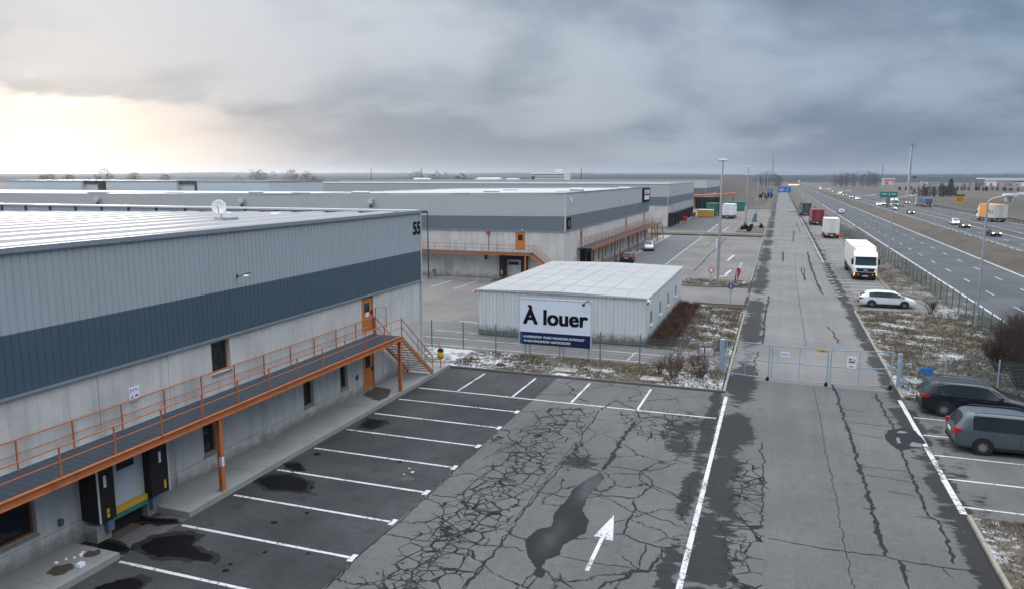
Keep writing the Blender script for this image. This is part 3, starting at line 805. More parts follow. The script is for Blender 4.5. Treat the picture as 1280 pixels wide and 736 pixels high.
# cracks and patches
mk = MB()
for ci, (pts, wd) in enumerate(CRACKS):
    P3 = [Vector((*p, .0055 + ci * .00012)) for p in pts]; fine = [P3[0]]
    for p, q in zip(P3, P3[1:]):
        L = (q - p).length; k = max(1, int(L / .16)); n = Vector((-(q - p).y, (q - p).x, 0)).normalized(); w1, w2, ph = random.uniform(.03, .09) * min(1, L / 2), random.uniform(.01, .04), random.uniform(0, 6)
        if wd < .035 or wd == .045: w1 *= .3
        for i in range(1, k + 1):
            c = p.lerp(q, i / k); u_ = i / k; fine.append(c + n * (random.gauss(0, .022 if i < k else 0) + w1 * math.sin(u_ * math.pi * 3 + ph) * math.sin(math.pi * u_) + w2 * math.sin(u_ * math.pi * 9 + ph) * math.sin(math.pi * u_)))
    e0 = None
    for i, c in enumerate(fine):
        d = fine[min(i + 1, len(fine) - 1)] - fine[max(i - 1, 0)]; n = Vector((-d.y, d.x, 0)).normalized()
        ww = wd * .5 * random.choice((.6, .8, 1, 1.1, 1.3, 1.7 if wd > .05 else 1.1)); ww *= .3 if i in (0, len(fine) - 1) else 1
        e = (c - n * ww, c + n * ww)
        if e0: mk.quad(e0[0], e[0], e[1], e0[1])
        if wd > .07 and random.random() < .10:
            t_ = c + n * random.choice((-1, 1)) * random.uniform(.1, .35) + d * random.uniform(-1, 1); t_.z = .007
            mk.tri(c - d * .15 + Vector((0, 0, .001)), c + d * .15 + Vector((0, 0, .001)), t_)
        e0 = e
struct(mk, 'road_cracks', 'crack')
for nm in ('o1', 'o2', 'o3', 'o4', 'o5', 'o6', 'o7'):
    P0 = PATCH[nm]; cx_ = sum(q[0] for q in P0) / len(P0); cy_ = sum(q[1] for q in P0) / len(P0)
    halo = [(cx_ + (x_ - cx_) * 1.22 + random.uniform(-.08, .08), cy_ + (y_ - cy_) * 1.3 + random.uniform(-.08, .08)) for x_, y_ in P0]
    triangulated(struct(MB().sheet(rough_poly(rough_poly(halo, .25, .09), .05, .045), .0095), 'damp_patch', 'damp_stain'))
    triangulated(struct(MB().sheet(rough_poly(rough_poly(P0, .2, .06), .05, .035), .0125), 'oil_patch', 'oil'))
mk = MB()
for cx_, cy_, r in ((-14.9, 16.6, .1), (-15.0, 16.95, .07), (-16.0, 22.6, .12), (-14.1, 26.0, .13), (-16.9, 30.1, .1), (-17.8, 25.6, .15), (-14.5, 17.9, .08), (-15.5, 19.7, .12), (-17.2, 14.0, .15), (-13.2, 18.3, .07), (-14.9, 20.7, .09)):
    mk.sheet(rough_poly(arc(cx_, cy_, r, 0, 330, 9), .1, .02), .010)
struct(mk, 'oil_drips', 'oil')
triangulated(struct(MB().sheet(rough_poly(PATCH['o8'], .09, .03), .010), 'stain_patch', 'stain'))
triangulated(struct(MB().sheet(rough_poly(PATCH['stain'], .12, .08), .202), 'stain_patch', 'stain'))
for nm in ('puddle_big', 'puddle_r'):
    triangulated(struct(MB().sheet(rough_poly(PATCH[nm], .12, .03), .012), 'wet_patch', 'wet'))
mk = MB()
for cx_, cy_ in ((-13.4, 25.5), (-13.1, 25.2), (-13.3, 24.9)):
    mk.sheet(rough_poly(arc(cx_, cy_, .07, 0, 330, 8), .1, .03), .010)
struct(mk, 'paint_spots', 'marking_worn')
mk = MB()
for pl in ([(5.6, 36.7), (5.75, 37.1), (6.1, 37.0), (5.95, 36.75)], [(5.9, 35.1), (6.1, 35.6), (6.45, 35.5), (6.35, 35.0), (6.05, 34.95)], [(5.45, 35.2), (5.5, 35.9), (5.62, 36.1), (5.6, 35.3)]): mk.sheet(rough_poly(pl, .1, .03), .0135)
triangulated(struct(mk, 'ice_patch', 'ice'))
# distant wooded hills round the horizon
def ridge(r, h0, amp, name, m, depth, seed):
    rnd = random.Random(seed); mb = MB(); n = 700; ph = [rnd.uniform(0, 6.28) for _ in range(6)]
    rows = [(0, -1), (.1, .75), (.35, 1), (1, .6)]
    for i in range(n + 1):
        a_ = rad(-75 + 140 * i / n)
        h = h0 + amp * (math.sin(a_ * 5 + ph[0]) * .5 + math.sin(a_ * 13 + ph[1]) * .3 + math.sin(a_ * 31 + ph[2]) * .2)
        for du, hu in rows:
            rr = r + depth * du
            jag = rnd.uniform(-1, 1) * (1.1 if hu > 0 else 0)
            mb.v.append((math.sin(a_) * rr, math.cos(a_) * rr, max(-1, h * hu + jag) if hu > 0 else -1))
    K = len(rows)
    for i in range(n):
        for k_ in range(K - 1):
            q = i * K + k_; mb.f.append((q, q + K, q + K + 1, q + 1))
    struct(mb, name, m)
ridge(1900, 15.5, 3.0, 'far_wood', 'hills', 250, 3)
ridge(3200, 27, 7, 'hills', 'hills', 500, 5)
# ---------------------------------------------------------------- the near hall
WX = -20.4
W1 = thing('warehouse', 'nearest warehouse, blue-grey ribbed cladding over concrete, numbered 55', 'warehouse', (WX, 40.7, 0))
o, dd, nn = (WX, 0), (0, 1), (1, 0)
wins = [(13.3, 15.05, 1.0, 2.3), (22.0, 22.75, .88, 2.15), (28.5, 29.3, .88, 2.15), (31.6, 32.3, .9, 2.1), (22.72, 23.75, 3.93, 5.18)]
doors = [(33.87, 35.05, 3.3, 5.22), (33.85, 34.98, .2, 2.35)]
wins += [(4.0, 5.6, 1.0, 2.3), (-4.0, -2.6, 3.93, 5.18)]
rects = [(a, b, c, e, .26) for a, b, c, e in wins] + [(a, b, c, e, .12) for a, b, c, e in doors]
rects += [(17.45, 19.5, .2, 2.75, .5)]
rects += [(q, q + .025, 0, 5.3, .03) for q in (-9, 3.2, 9.6, 20.52, 25.74)] + [(17.54, 17.565, 3.0, 5.3, .03), (37.0, 37.02, 2.75, 5.3, .03), (-15, 40.7, .765, .785, .03), (36.5, 40.7, 2.75, 2.77, .03)]
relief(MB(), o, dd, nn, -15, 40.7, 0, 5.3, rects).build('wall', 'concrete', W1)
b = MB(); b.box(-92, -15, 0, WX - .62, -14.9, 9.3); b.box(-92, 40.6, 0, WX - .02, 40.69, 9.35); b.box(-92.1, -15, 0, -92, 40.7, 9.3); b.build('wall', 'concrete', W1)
for (a, bb, c, e) in wins:
    f = MB(); x = WX - .22; t_ = .07
    f.box(x, a, c, x + .06, bb, c + t_); f.box(x, a, e - t_, x + .06, bb, e); f.box(x, a, c + t_, x + .06, a + t_, e - t_); f.box(x, bb - t_, c + t_, x + .06, bb, e - t_)
    wf = f.build('window', 'frame_brown', W1)
    gl = MB().box(x + .01, a + t_, c + t_, x + .03, bb - t_, e - t_).build('pane', 'glass', wf)
    MB().box(WX - .02, a - .04, c - .07, WX + .06, bb + .04, c - .003).build('sill', 'pave', W1)
for (a, bb, c, e) in doors:
    x = WX - .10
    dn = MB().box(x, a + .06, c, x + .05, bb - .02, e - .06).build('door', 'door_orange', W1)
    f = MB(); f.box(x, a, c, x + .09, a + .06, e - .06); f.box(x, a, e - .06, x + .09, bb, e); f.box(x, bb - .02, c, x + .09, bb, e - .06); f.build('frame', 'frame_brown', dn)
    MB().box(x + .05, a + .32, c + (e - c) * .55, x + .06, bb - .32, e - .32).build('pane', 'glass', dn)
    h = MB(); h.box(x + .05, bb - .18, c + .95, x + .10, bb - .12, c + 1.15); h.build('handle', 'black', dn)
MB().box(WX - .04, 34.3, 4.15, WX - .032, 34.65, 4.4).build('notice', 'board', W1)
cl = corr(MB(), (WX + .09, 0), dd, nn, -15, 40.7, 5.36, 7.12, .25, .022); cl.build('dark_cladding', 'dark_clad', W1)
cl = corr(MB(), (WX + .09, 0), dd, nn, -15, 40.7, 7.122, 9.36, .25, .022); cl.build('light_cladding', 'light_clad', W1)
b = MB(); b.box(WX - .02, -15, 5.28, WX + .13, 40.7, 5.355); b.build('flashing', 'flash', W1)
b = MB(); b.box(WX - .3, -15, 9.365, WX + .16, 40.78, 9.40); b.box(WX + .10, -15, 9.405, WX + .2, 40.8, 9.56); b.build('coping', 'flash', W1)
b = MB(); b.box(WX - .2, 40.702, 0, WX + .14, 40.79, 9.36); b.build('corner_trim', 'trim', W1)
# roof: broad folds running along the building
r = MB(); i0 = 0; prof = []; xq = WX - .22; per = 2.4
def rz(x): return 9.20 + (x - WX) * .013
while xq > -92:
    prof += [(xq, 0), (xq - per * .25, 0), (xq - per * .50, .3), (xq - per * .84, .3), (xq - per * .94, 0)]; xq -= per
for x, hh in prof:
    for yv in (-15, 40.2): r.v.append((x, yv, rz(x) + hh))
for q in range(len(prof) - 1): r.f.append((2 * q, 2 * q + 1, 2 * q + 3, 2 * q + 2))
rf = r.build('roof', 'roof', W1)
# gable parapet with coping and posts
p = MB()
for k in range(30):
    x1, x0 = WX - k * 2.45, WX - (k + 1) * 2.45
    p.quad((x0 + .03, 40.25, rz(x0) - .1), (x1, 40.25, rz(x1) - .1), (x1, 40.25, 9.46), (x0 + .03, 40.25, 9.46))
p.build('parapet', 'light_clad', W1)
p = MB(); p.ring([[(x, 40.12, 9.46), (x, 40.82, 9.46), (x, 40.82, 9.57), (x, 40.12, 9.57)] for x in (-92, WX + .09)]); p.build('coping', 'trim', W1)
for k in range(1, 30):
    x = WX - k * 2.45; MB().box(x - .05, 40.13, rz(x) - .1, x + .05, 40.245, 9.458).build('parapet_post', 'dark_steel', W1)
text_mesh('55', 1.02, 'ink', 'number', face_x(WX + .12, 39.72, 8.17), W1, bold=.045)
# dock with its padded shelter
p = MB(); p.box(WX + .42, 17.155, .885, WX + .48, 18.615, 2.49)
for q in range(16): p.box(WX + .48, 17.155, .89 + q * .1, WX + .488, 18.615, .975 + q * .1)
sd = p.build('dock_door', mat('dock_door_panel', (.42, .46, .50), .5, .0), W1)
MB().box(WX + .489, 17.55, 2.05, WX + .496, 18.25, 2.36).build('pane', 'glass', sd)
p = MB(); p.box(WX + .001, 16.55, .72, WX + .8, 17.15, 2.95); p.box(WX + .001, 18.62, .72, WX + .8, 19.38, 2.95); p.box(WX + .001, 17.152, 2.5, WX + .78, 18.618, 2.94)
ds = p.build('dock_shelter', 'black', W1)
for yv in (16.5, 19.36): MB().box(WX + .802, yv, .74, WX + .83, yv + .06, 2.9).build('edge_strip', 'trim', ds)
text_mesh('1', .52, 'board', 'number', face_x(WX + .806, 16.68, 1.86), ds, bold=.03)
text_mesh('1', .52, 'board', 'number', face_x(WX + .806, 18.92, 1.86), ds, bold=.03)
for yv, z0, z1 in ((16.8, .98, 1.12), (16.8, .82, .95), (19.16, .86, 1.16)): MB().box(WX + .801, yv, z0, WX + .806, yv + .1, z1).build('yellow_mark', 'yellow', ds)
p = MB(); p.box(WX + .3, 17.16, .70, WX + .62, 18.6, .88); dl = p.build('dock_leveller', 'yellow', W1)
MB().box(WX + .3, 17.16, .54, WX + .64, 18.6, .695).build('lip', 'green', dl)
MB().box(WX - .4, 17.2, 0, WX + .3, 18.6, .55).build('dock_pit', 'black', W1)
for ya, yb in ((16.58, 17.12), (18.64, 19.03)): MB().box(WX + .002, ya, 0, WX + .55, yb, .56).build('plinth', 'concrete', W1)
for yv in (16.86, 18.68): MB().box(WX + .552, yv, .3, WX + .74, yv + .24, .71).build('dock_bumper', 'blue_grey', W1)
MB().box(WX + .002, 15.72, .92, WX + .12, 15.84, 1.12).build('socket_box', 'blue_grey', W1)
MB().box(WX + .002, 33.1, 1.05, WX + .06, 33.25, 1.28).build('socket_box', 'dark_steel', W1)
# things fixed to or standing on the near hall
def wall_lamp(name, loc, label, d=(1, 0), grp='lamps on the hall walls'):
    t_ = thing('wall_lamp', label, 'lamp', loc, math.atan2(d[1], d[0]), grp)
    t_.scale = (.62, .62, .62)
    MB().box(0, -.06, -.12, .05, .06, .12).build('bracket', 'dark_steel', t_, world=False)
    MB().tube([(.05, 0, -.03), (.55, 0, .1)], .025, 6).build('arm', 'dark_steel', t_, world=False)
    hd = MB().ring([[(.5, -.13, .09), (.5, .13, .09), (.5, .11, .16), (.5, -.11, .16)], [(1.05, -.1, .22), (1.05, .1, .22), (1.05, .08, .27), (1.05, -.08, .27)]]).build('head', 'dark_steel', t_, world=False)
    MB().box(.56, -.1, .04, .84, .1, .1).build('lamp_glass', mat('lamp_lit', (1, .97, .9), .3, emit=.5), t_, world=False)
    return t_
wall_lamp('l', (WX + .1, 24.3, 7.6), 'arm lamp on the light cladding of the nearest warehouse')
sg = thing('safety_sign', 'small white sign with red and black marks on the near concrete wall', 'sign', (WX + .01, 18.72, 4.02))
MB().box(WX + .005, 18.72, 4.0, WX + .03, 19.16, 4.48).build('panel', 'board', sg)
p = MB(); p.box(WX + .031, 18.77, 4.36, WX + .034, 18.84, 4.42); p.box(WX + .031, 18.76, 4.28, WX + .034, 18.80, 4.33); p.build('red_mark', 'red', sg)
text_mesh('2 TL', .12, 'ink', 'lettering', face_x(WX + .031, 18.87, 4.33), sg)
p = MB(); p.quad((WX + .032, 18.78, 4.09), (WX + .032, 18.82, 4.09), (WX + .032, 18.9, 4.19), (WX + .032, 18.85, 4.19)); p.box(WX + .031, 18.96, 4.14, WX + .033, 19.1, 4.19); p.build('arrow_mark', 'ink', sg)
ds_ = thing('satellite_dish', 'white satellite dish on a grey box on the near roof', 'satellite dish', (-26.6, 31.3, rz(-26.6)))
q = ds_.location
MB().box(q.x - .52, q.y - .3, q.z - .1, q.x + .5, q.y + .3, q.z + .36).build('base_box', 'steel', ds_)
MB().box(q.x - .05, q.y - .25, q.z + .362, q.x + .45, q.y + .25, q.z + .62).build('control_box', 'white', ds_)
MB().tube([(q.x - .3, q.y, q.z + .3), (q.x - .3, q.y, q.z + .85)], .035, 8).build('mast', 'steel', ds_)
n_ = 20; rings = []
for rr, dz_ in ((.02, 0.015), (.14, .02), (.27, .07), (.35, .12), (.365, .11), (.27, .05), (.14, 0), (.02, -.015)):
    rings.append([(rr * math.cos(2 * math.pi * k_ / n_), rr * 1.05 * math.sin(2 * math.pi * k_ / n_), dz_) for k_ in range(n_)])
dm = MB().ring(rings); R_ = Matrix.Translation((q.x - .3, q.y - .12, q.z + .86)) @ Matrix.Rotation(rad(28), 4, 'Z') @ Matrix.Rotation(rad(80), 4, 'X')
dm.v = [tuple(R_ @ Vector(v)) for v in dm.v]; dm.build('dish', 'white', ds_, smooth=True)
e0, e1 = R_ @ Vector((0, -.34, .1)), R_ @ Vector((0, 0, .42)); MB().tube([e0, e1], .018, 6).build('feed_arm', 'dark_steel', ds_)
def roof_hatch(name, label, x, y, z, w_, l_, h_, m='steel', grp='vents and hatches on the roofs'):
    t_ = thing(name, label, 'roof vent', (x, y, z), 0, grp)
    MB().box(x - w_ / 2, y - l_ / 2, z - .15, x + w_ / 2, y + l_ / 2, z + h_ * .6).build('curb', m, t_)
    c = .12 * w_
    MB().ring([[(x - w_ * .55, y - l_ * .55, z + h_ * .6), (x + w_ * .55, y - l_ * .55, z + h_ * .6), (x + w_ * .55, y + l_ * .55, z + h_ * .6), (x - w_ * .55, y + l_ * .55, z + h_ * .6)],
               [(x - w_ * .4, y - l_ * .4, z + h_), (x + w_ * .4, y - l_ * .4, z + h_), (x + w_ * .4, y + l_ * .4, z + h_), (x - w_ * .4, y + l_ * .4, z + h_)]]).build('cover', 'roof_far', t_)
    return t_
roof_hatch('roof_hatch', 'low grey hatch on the near roof left of the satellite dish', -33.2, 29.6, rz(-33.2) + .1, 1.9, .6, .22)
roof_hatch('roof_hatch', 'low grey hatch on the near roof by the gable parapet', -29.3, 38.2, rz(-29.3) + .1, 1.3, .6, .2)
# ---------------------------------------------------------------- steel walkways
def walkway(label, P, L, wd, z, posts, stair=True, spacing=1.84, inner=True, stair_run=3.7, foot=.2):
    """P(s, t, z): s along, t = 0 at the wall and wd at the outer edge."""
    t_ = thing('steel_walkway', label, 'walkway', P(L, wd, 0))
    def bx(mb, s0, s1, t0, t1, z0, z1):
        a = [P(s0, t0, z0), P(s1, t0, z0), P(s1, t1, z0), P(s0, t1, z0)]; b = [P(s0, t0, z1), P(s1, t0, z1), P(s1, t1, z1), P(s0, t1, z1)]; mb.ring([a, b]); return mb
    dk = MB(); s = 0
    while s < L:
        bx(dk, s, min(L, s + .3) - .012, .08, wd - .06, z - .05, z); s += .3
    bx(dk, 0, L, .1, wd - .08, z - .09, z - .052)
    dk.build('deck', 'deck', t_)
    bm = MB(); bx(bm, 0, L + .02, wd - .055, wd + .0, z - .21, z + .03); bx(bm, 0, L + .02, wd + .002, wd + .06, z - .215, z - .19); bx(bm, 0, L + .02, wd + .002, wd + .06, z + .005, z + .03)
    bm.build('edge_beam', 'orange', t_)
    bm = MB(); bx(bm, 0, L, .0, .06, z - .22, z - .02); bm.build('edge_beam', 'flash', t_)
    for t0, nm in ((wd - .02, 'railing'),) + (((.16, 'railing'),) if inner else ()):
        rl = MB()
        for hh, rr in ((.92, .024), (.5, .018)): rl.tube([P(0, t0, z + hh), P(L, t0, z + hh)], rr, 6)
        s = L
        while s > 0:
            rl.tube([P(s, t0, z - (.2 if t0 > .5 else 0)), P(s, t0, z + .94)], .028, 4); s -= spacing
        rl.build(nm, 'orange', t_)
    for s in posts:
        pm = MB(); bx(pm, s - .09, s + .09, wd - .16, wd - .145, foot, z - .24); bx(pm, s - .09, s + .09, wd - .02, wd - .005, foot, z - .24); bx(pm, s - .012, s + .012, wd - .145, wd - .02, foot, z - .24); bx(pm, s - .14, s + .14, wd - .2, wd + .03, foot, foot + .02)
        pm.build('post', 'orange', t_)
    if stair:
        st = MB(); R = stair_run
        for t0 in (wd - .05, .25):
            st.bar(P(L, t0, z - .1), P(L + R, t0, foot + .05), .06, .22)
        sr = st.build('stairs', 'orange', t_)
        tr = MB(); nst = 14
        for k in range(1, nst):
            zz = z - (z - foot) * k / nst; s = L + R * k / nst - .1
            bx(tr, s, s + .19, .28, wd - .08, zz - .035, zz)
        tr.build('treads', 'tread', sr)
        hr = MB()
        for t0 in (wd - .02, .22):
            hr.tube([P(L, t0, z + .93), P(L + R, t0, foot + 1.0)], .024, 6); hr.tube([P(L, t0, z + .5), P(L + R, t0, foot + .5)], .018, 6)
            for q in (.0, .5, 1.0): hr.tube([P(L + R * q, t0, z + (foot - z) * q), P(L + R * q, t0, z + (foot - z) * q + .98)], .025, 4)
        hr.build('handrail', 'orange', sr)
    return t_
wk = walkway('orange railed steel walkway with stairs along the nearest warehouse', lambda s, t, z: (WX + t, -15 + s, z), 49.8, 1.85, 3.17, (20.9 + 15, 35.05 - .4 + 15, 5 + 15, -9 + 15), stair_run=3.75)
# gate frame on the landing
f = MB(); f.tube([(WX + .25, 34.85, 3.17), (WX + .25, 34.85, 4.6), (WX + .25, 36.0, 4.45), (WX + .25, 36.0, 3.3)], .025, 6); f.build('end_frame', 'orange', wk)
# tag on the post
MB().box(WX + 1.75, 20.84, 1.15, WX + 1.756 + .1, 20.96, 1.5).build('post_notice', 'board', wk)

# ---------------------------------------------------------------- generic further halls
def hall(label, x1, y0, y1, x0, zt, zb, zc, clad='grey_clad', dark='slate_clad', conc='concrete_pale', front=(), side=(), ribs=.5, roofmat='roof_far', front_doors=(), side_doors=()):
    h = thing('warehouse', label, 'warehouse', (x1, y0, 0))
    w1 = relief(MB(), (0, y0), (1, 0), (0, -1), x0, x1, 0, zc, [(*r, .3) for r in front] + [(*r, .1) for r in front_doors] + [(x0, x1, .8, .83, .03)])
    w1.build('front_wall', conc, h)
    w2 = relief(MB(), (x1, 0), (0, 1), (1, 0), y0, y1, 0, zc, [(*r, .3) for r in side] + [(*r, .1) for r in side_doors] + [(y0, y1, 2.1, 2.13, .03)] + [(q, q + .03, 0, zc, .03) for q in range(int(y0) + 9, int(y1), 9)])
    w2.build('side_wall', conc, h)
    for za, zb_, nm, mm in ((zc + .05, zb, 'dark_cladding', dark), (zb + .002, zt, 'light_cladding', clad)):
        c = corr(MB(), (0, y0 - .09), (1, 0), (0, -1), x0, x1 + .09, za, zb_, ribs, .012); corr(c, (x1 + .09, 0), (0, 1), (1, 0), y0 - .09, y1, za, zb_, ribs, .012)
        c.build(nm, mm, h)
    f = MB(); f.box(x0, y0 - .12, zc - .03, x1 + .12, y0 - .001, zc + .048); f.box(x1 + .001, y0, zc - .03, x1 + .12, y1, zc + .048); f.build('flashing', 'flash', h)
    f = MB(); f.box(x0, y0 - .14, zt, x1 + .14, y0 + .25, zt + .12); f.box(x1 - .25, y0 + .25, zt, x1 + .14, y1, zt + .12); f.build('coping', 'flash', h)
    f = MB(); f.box(x1 + .02, y0 - .13, zc + .05, x1 + .13, y0 - .02, zt - .002); f.build('corner_trim', 'trim', h)
    r = MB(); K = 14; ys = [y0 + .25 + (y1 - y0 - .25) * k / K for k in range(K + 1)]
    for ya, yb in zip(ys, ys[1:]): r.box(x0, ya, zt - .3, x1 - .25, yb - .06, zt - .1 if (ys.index(ya) % 2) else zt - .13)
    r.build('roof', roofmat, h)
    b = MB(); b.box(x0, y1 - .1, 0, x1 - .02, y1, zt); b.box(x0 - .1, y0, 0, x0 - .001, y1, zt); b.build('back_wall', conc, h)
    return h
# second hall
h2d = [(-27.6, -26.45, 3.45, 5.5), (-36.35, -35.25, .7, 2.3)]
s2w = [(q, q + .9, .85, 2.45) for q in (95.5, 99.5, 103.5, 107.5, 111.5, 115.7, 119.5, 123.5, 127.5, 131)]
s2d = [(85.9, 87.1, 3.4, 5.45), (113.6, 115.0, 3.4, 5.45), (129.8, 131.3, 3.4, 5.45)]
h2 = hall('second warehouse behind the fenced yard, with orange walkways on two sides', -21.9, 79, 134.9, -59, 9.75, 7.3, 5.62, front=[(-29.1, -26.3, .5, 2.75)], side=s2w + [(86.2, 90.5, .4, 2.95)], front_doors=h2d, side_doors=s2d)
# the roof and front go on to the left, less deep
h2b = MB(); 
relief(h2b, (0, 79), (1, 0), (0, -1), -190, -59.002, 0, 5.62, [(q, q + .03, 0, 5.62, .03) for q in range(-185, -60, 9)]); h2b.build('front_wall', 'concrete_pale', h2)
for za, zb_, nm, mm in ((5.67, 7.3, 'dark_cladding', 'slate_clad'), (7.302, 9.75, 'light_cladding', 'grey_clad')):
    corr(MB(), (0, 78.91), (1, 0), (0, -1), -190, -59.002, za, zb_, .5, .012).build(nm, mm, h2)
b = MB(); b.box(-190, 79.2, 9.4, -59.01, 103, 9.62); b.build('roof', 'roof_far', h2)
b = MB(); b.box(-190, 78.86, 9.75, -59.01, 79.2, 9.87); b.build('coping', 'flash', h2)
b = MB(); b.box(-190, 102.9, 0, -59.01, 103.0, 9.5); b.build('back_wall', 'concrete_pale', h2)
for c_ in h2.children:      # the hall's base and eaves fall a little towards the left
    for v in c_.data.vertices:
        q = max(0, -v.co.x); v.co.z -= .5 * (1 - math.exp(-q / 30)) * v.co.z / 9.75
def add_door(h, plane, r, m='door_orange', win=True):
    a, bb, c, e = r
    if plane == 'f':
        y = 79 + .04; d_ = MB().box(a, y, c, bb, y + .05, e).build('door', m, h)
        if win: MB().box(a + .3, y - .012, c + (e - c) * .52, bb - .3, y - .002, e - .35).build('pane', 'glass', d_)
    else:
        x = -21.9 - .04; d_ = MB().box(x - .05, a, c, x, bb, e).build('door', m, h)
        if win: MB().box(x + .002, a + .3, c + (e - c) * .5, x + .012, bb - .3, e - .35).build('pane', 'glass', d_)
add_door(h2, 'f', h2d[0]); add_door(h2, 'f', h2d[1], 'steel', False)
for r in s2d: add_door(h2, 's', r)
for (a, bb, c, e) in s2w:
    wf = MB().box(-22.14, a, c, -22.1, bb, e).build('window', 'dark_steel', h2); MB().box(-22.098, a + .08, c + .08, -22.09, bb - .08, e - .08).build('pane', 'glass', wf)
def dock(h, P, s0, s1, z0, z1, mk_=True):
    """P(s, out, z): black padded dock shelter with a sectional door behind."""
    def bx(mb, a, b_, t0, t1, c, e):
        q = [P(a, t0, c), P(b_, t0, c), P(b_, t1, c), P(a, t1, c)]; q2 = [P(a, t0, e), P(b_, t0, e), P(b_, t1, e), P(a, t1, e)]; mb.ring([q, q2])
    w_ = (s1 - s0) * .2; m1 = MB(); bx(m1, s0, s0 + w_, .002, .6, z0, z1); bx(m1, s1 - w_, s1, .002, .6, z0, z1); bx(m1, s0 + w_ + .002, s1 - w_ - .002, .002, .6, z1 - .45, z1 - .002)
    sh = m1.build('dock_shelter', 'black', h)
    m2 = MB(); bx(m2, s0 + w_, s1 - w_, -.25, -.2, z0, z1 - .4); dr = m2.build('dock_door', 'trim', h)
    m3 = MB()
    for q in (.3, .6): c0 = s0 + w_ + (s1 - s0 - 2 * w_) * q; bx(m3, c0 - .12 * (s1 - s0), c0 + .08 * (s1 - s0), -.2, -.19, z0 + .52 * (z1 - z0), z0 + .68 * (z1 - z0))
    m3.build('pane', 'glass', dr)
    if mk_:
        m4 = MB(); bx(m4, s0 + w_ * .3, s0 + w_ * .6, .601, .606, z0 + .2, z0 + .7); m4.build('yellow_mark', 'yellow', sh)
dock(h2, lambda s, t, z: (s, 79 - t, z), -29.3, -26.1, .5, 2.85)
dock(h2, lambda s, t, z: (-21.9 + t, s, z), 86.0, 90.7, .4, 3.0)
wk2 = walkway('orange walkway with stairs on the front of the second warehouse', lambda s, t, z: (-60 + s, 78.9 - t, z), 34.6, 1.5, 3.2, (34.1,), spacing=1.9, inner=False, stair_run=3.8, foot=.05)
wk3 = walkway('long orange walkway on posts along the side of the second warehouse', lambda s, t, z: (-21.8 + t, 84.3 + s, z), 53.8, 1.75, 3.4, (.3, 6, 13.4, 17, 23.3, 30.5, 37.5, 44, 50.2), spacing=1.5, stair_run=4.2, foot=.05)
MB().box(-25, 77.4, -.05, -22.0, 78.98, .14).build('apron', 'pave', h2)
MB().box(-190, 77.5, -.05, -30, 78.98, .14).build('apron', 'pave', h2)
MB().box(-21.88, 90.8, -.05, -19.6, 151, .14).build('apron', 'pave', h2)
t_ = thing('company_sign', 'dark signboard with red and white panels high on the second warehouse', 'sign', (-21.75, 127.5, 7.3))
MB().box(-21.8, 127.4, 7.35, -21.6, 134.4, 9.65).build('panel', 'ink', t_)
MB().box(-21.598, 128.6, 8.55, -21.59, 133.6, 9.35).build('upper_panel', 'board', t_); MB().box(-21.598, 128.6, 7.7, -21.59, 133.6, 8.4).build('lower_panel', 'board', t_)
MB().box(-21.588, 128.6, 8.55, -21.58, 133.6, 8.72).build('pink_stripe', mat('pink_stripe', (.55, .08, .2), .5), t_)
text_mesh('KITES', 1.0, 'red', 'lettering', face_x(-21.585, 129.0, 8.72) @ Matrix.Scale(1.35, 4, (1, 0, 0)) @ Matrix.Scale(.62, 4, (0, 1, 0)), t_, bold=.03)
t_ = thing('number_sign', 'small black sign with an orange 8 at the corner of the second warehouse', 'sign', (-21.75, 79.9, 5.9))
MB().box(-21.8, 79.6, 5.85, -21.68, 80.9, 7.1).build('panel', 'ink', t_); text_mesh('8', 1.0, 'orange', 'number', face_x(-21.675, 79.92, 6.12), t_, bold=.05)
t_ = thing('round_plate', 'white round plate near the top corner of the second warehouse', 'sign', (-21.75, 81, 9)); MB().lathe([(.01, 0), (.34, 0), (.34, .05), (.01, .06)], (-21.8, 81.2, 9.0), 14, 'x').build('disc', 'board', t_)
wall_lamp('l', (-21.75, 108, 8.1), 'arm lamp on the upper side wall of the second warehouse')
wall_lamp('l', (-21.75, 119, 7.0), 'arm lamp on the dark band of the second warehouse side')
wall_lamp('l', (-26.6, 78.9, 5.75), 'small lit lamp above the upper orange door of the second warehouse', (0, -1))
def wall_speaker(x, z, label):
    t_ = thing('wall_floodlight', label, 'floodlight', (x, 78.8, z), 0, 'floodlights on the second warehouse')
    MB().box(x - .15, 78.6, z - .1, x + .15, 78.9, z + .5).build('housing', 'steel', t_); MB().box(x - .28, 78.2, z + .15, x + .28, 78.598, z + .62).build('head', 'trim', t_); MB().box(x - .12, 78.35, z - .35, x + .12, 78.6, z - .102).build('bracket', 'dark_steel', t_)
wall_speaker(-88.3, 8.2, 'pale floodlight on the far left of the second warehouse'); wall_speaker(-64.2, 8.2, 'pale floodlight behind the satellite dish'); wall_speaker(-45.6, 8.3, 'pale floodlight above the gable of the nearest warehouse')
t_ = thing('flood_mast', 'thin pole with a floodlight before the second warehouse front', 'lamp post', (-37.6, 77.3, 0)); MB().tube([(-37.6, 77.3, 0), (-37.6, 77.3, 7.6)], [.08, .06], 8).build('pole', 'dark_steel', t_); MB().box(-38.0, 76.7, 7.5, -37.5, 77.2, 7.75).build('head', 'dark_steel', t_)
t_ = thing('utility_box', 'small pale box under the walkway of the second warehouse', 'box', (-31.5, 78.9, 2.3)); MB().box(-31.9, 78.6, 2.25, -31.2, 78.98, 2.8).build('case', 'trim', t_); MB().box(-31.18, 78.7, 2.3, -30.95, 78.98, 2.75).build('side_box', 'dark_steel', t_)
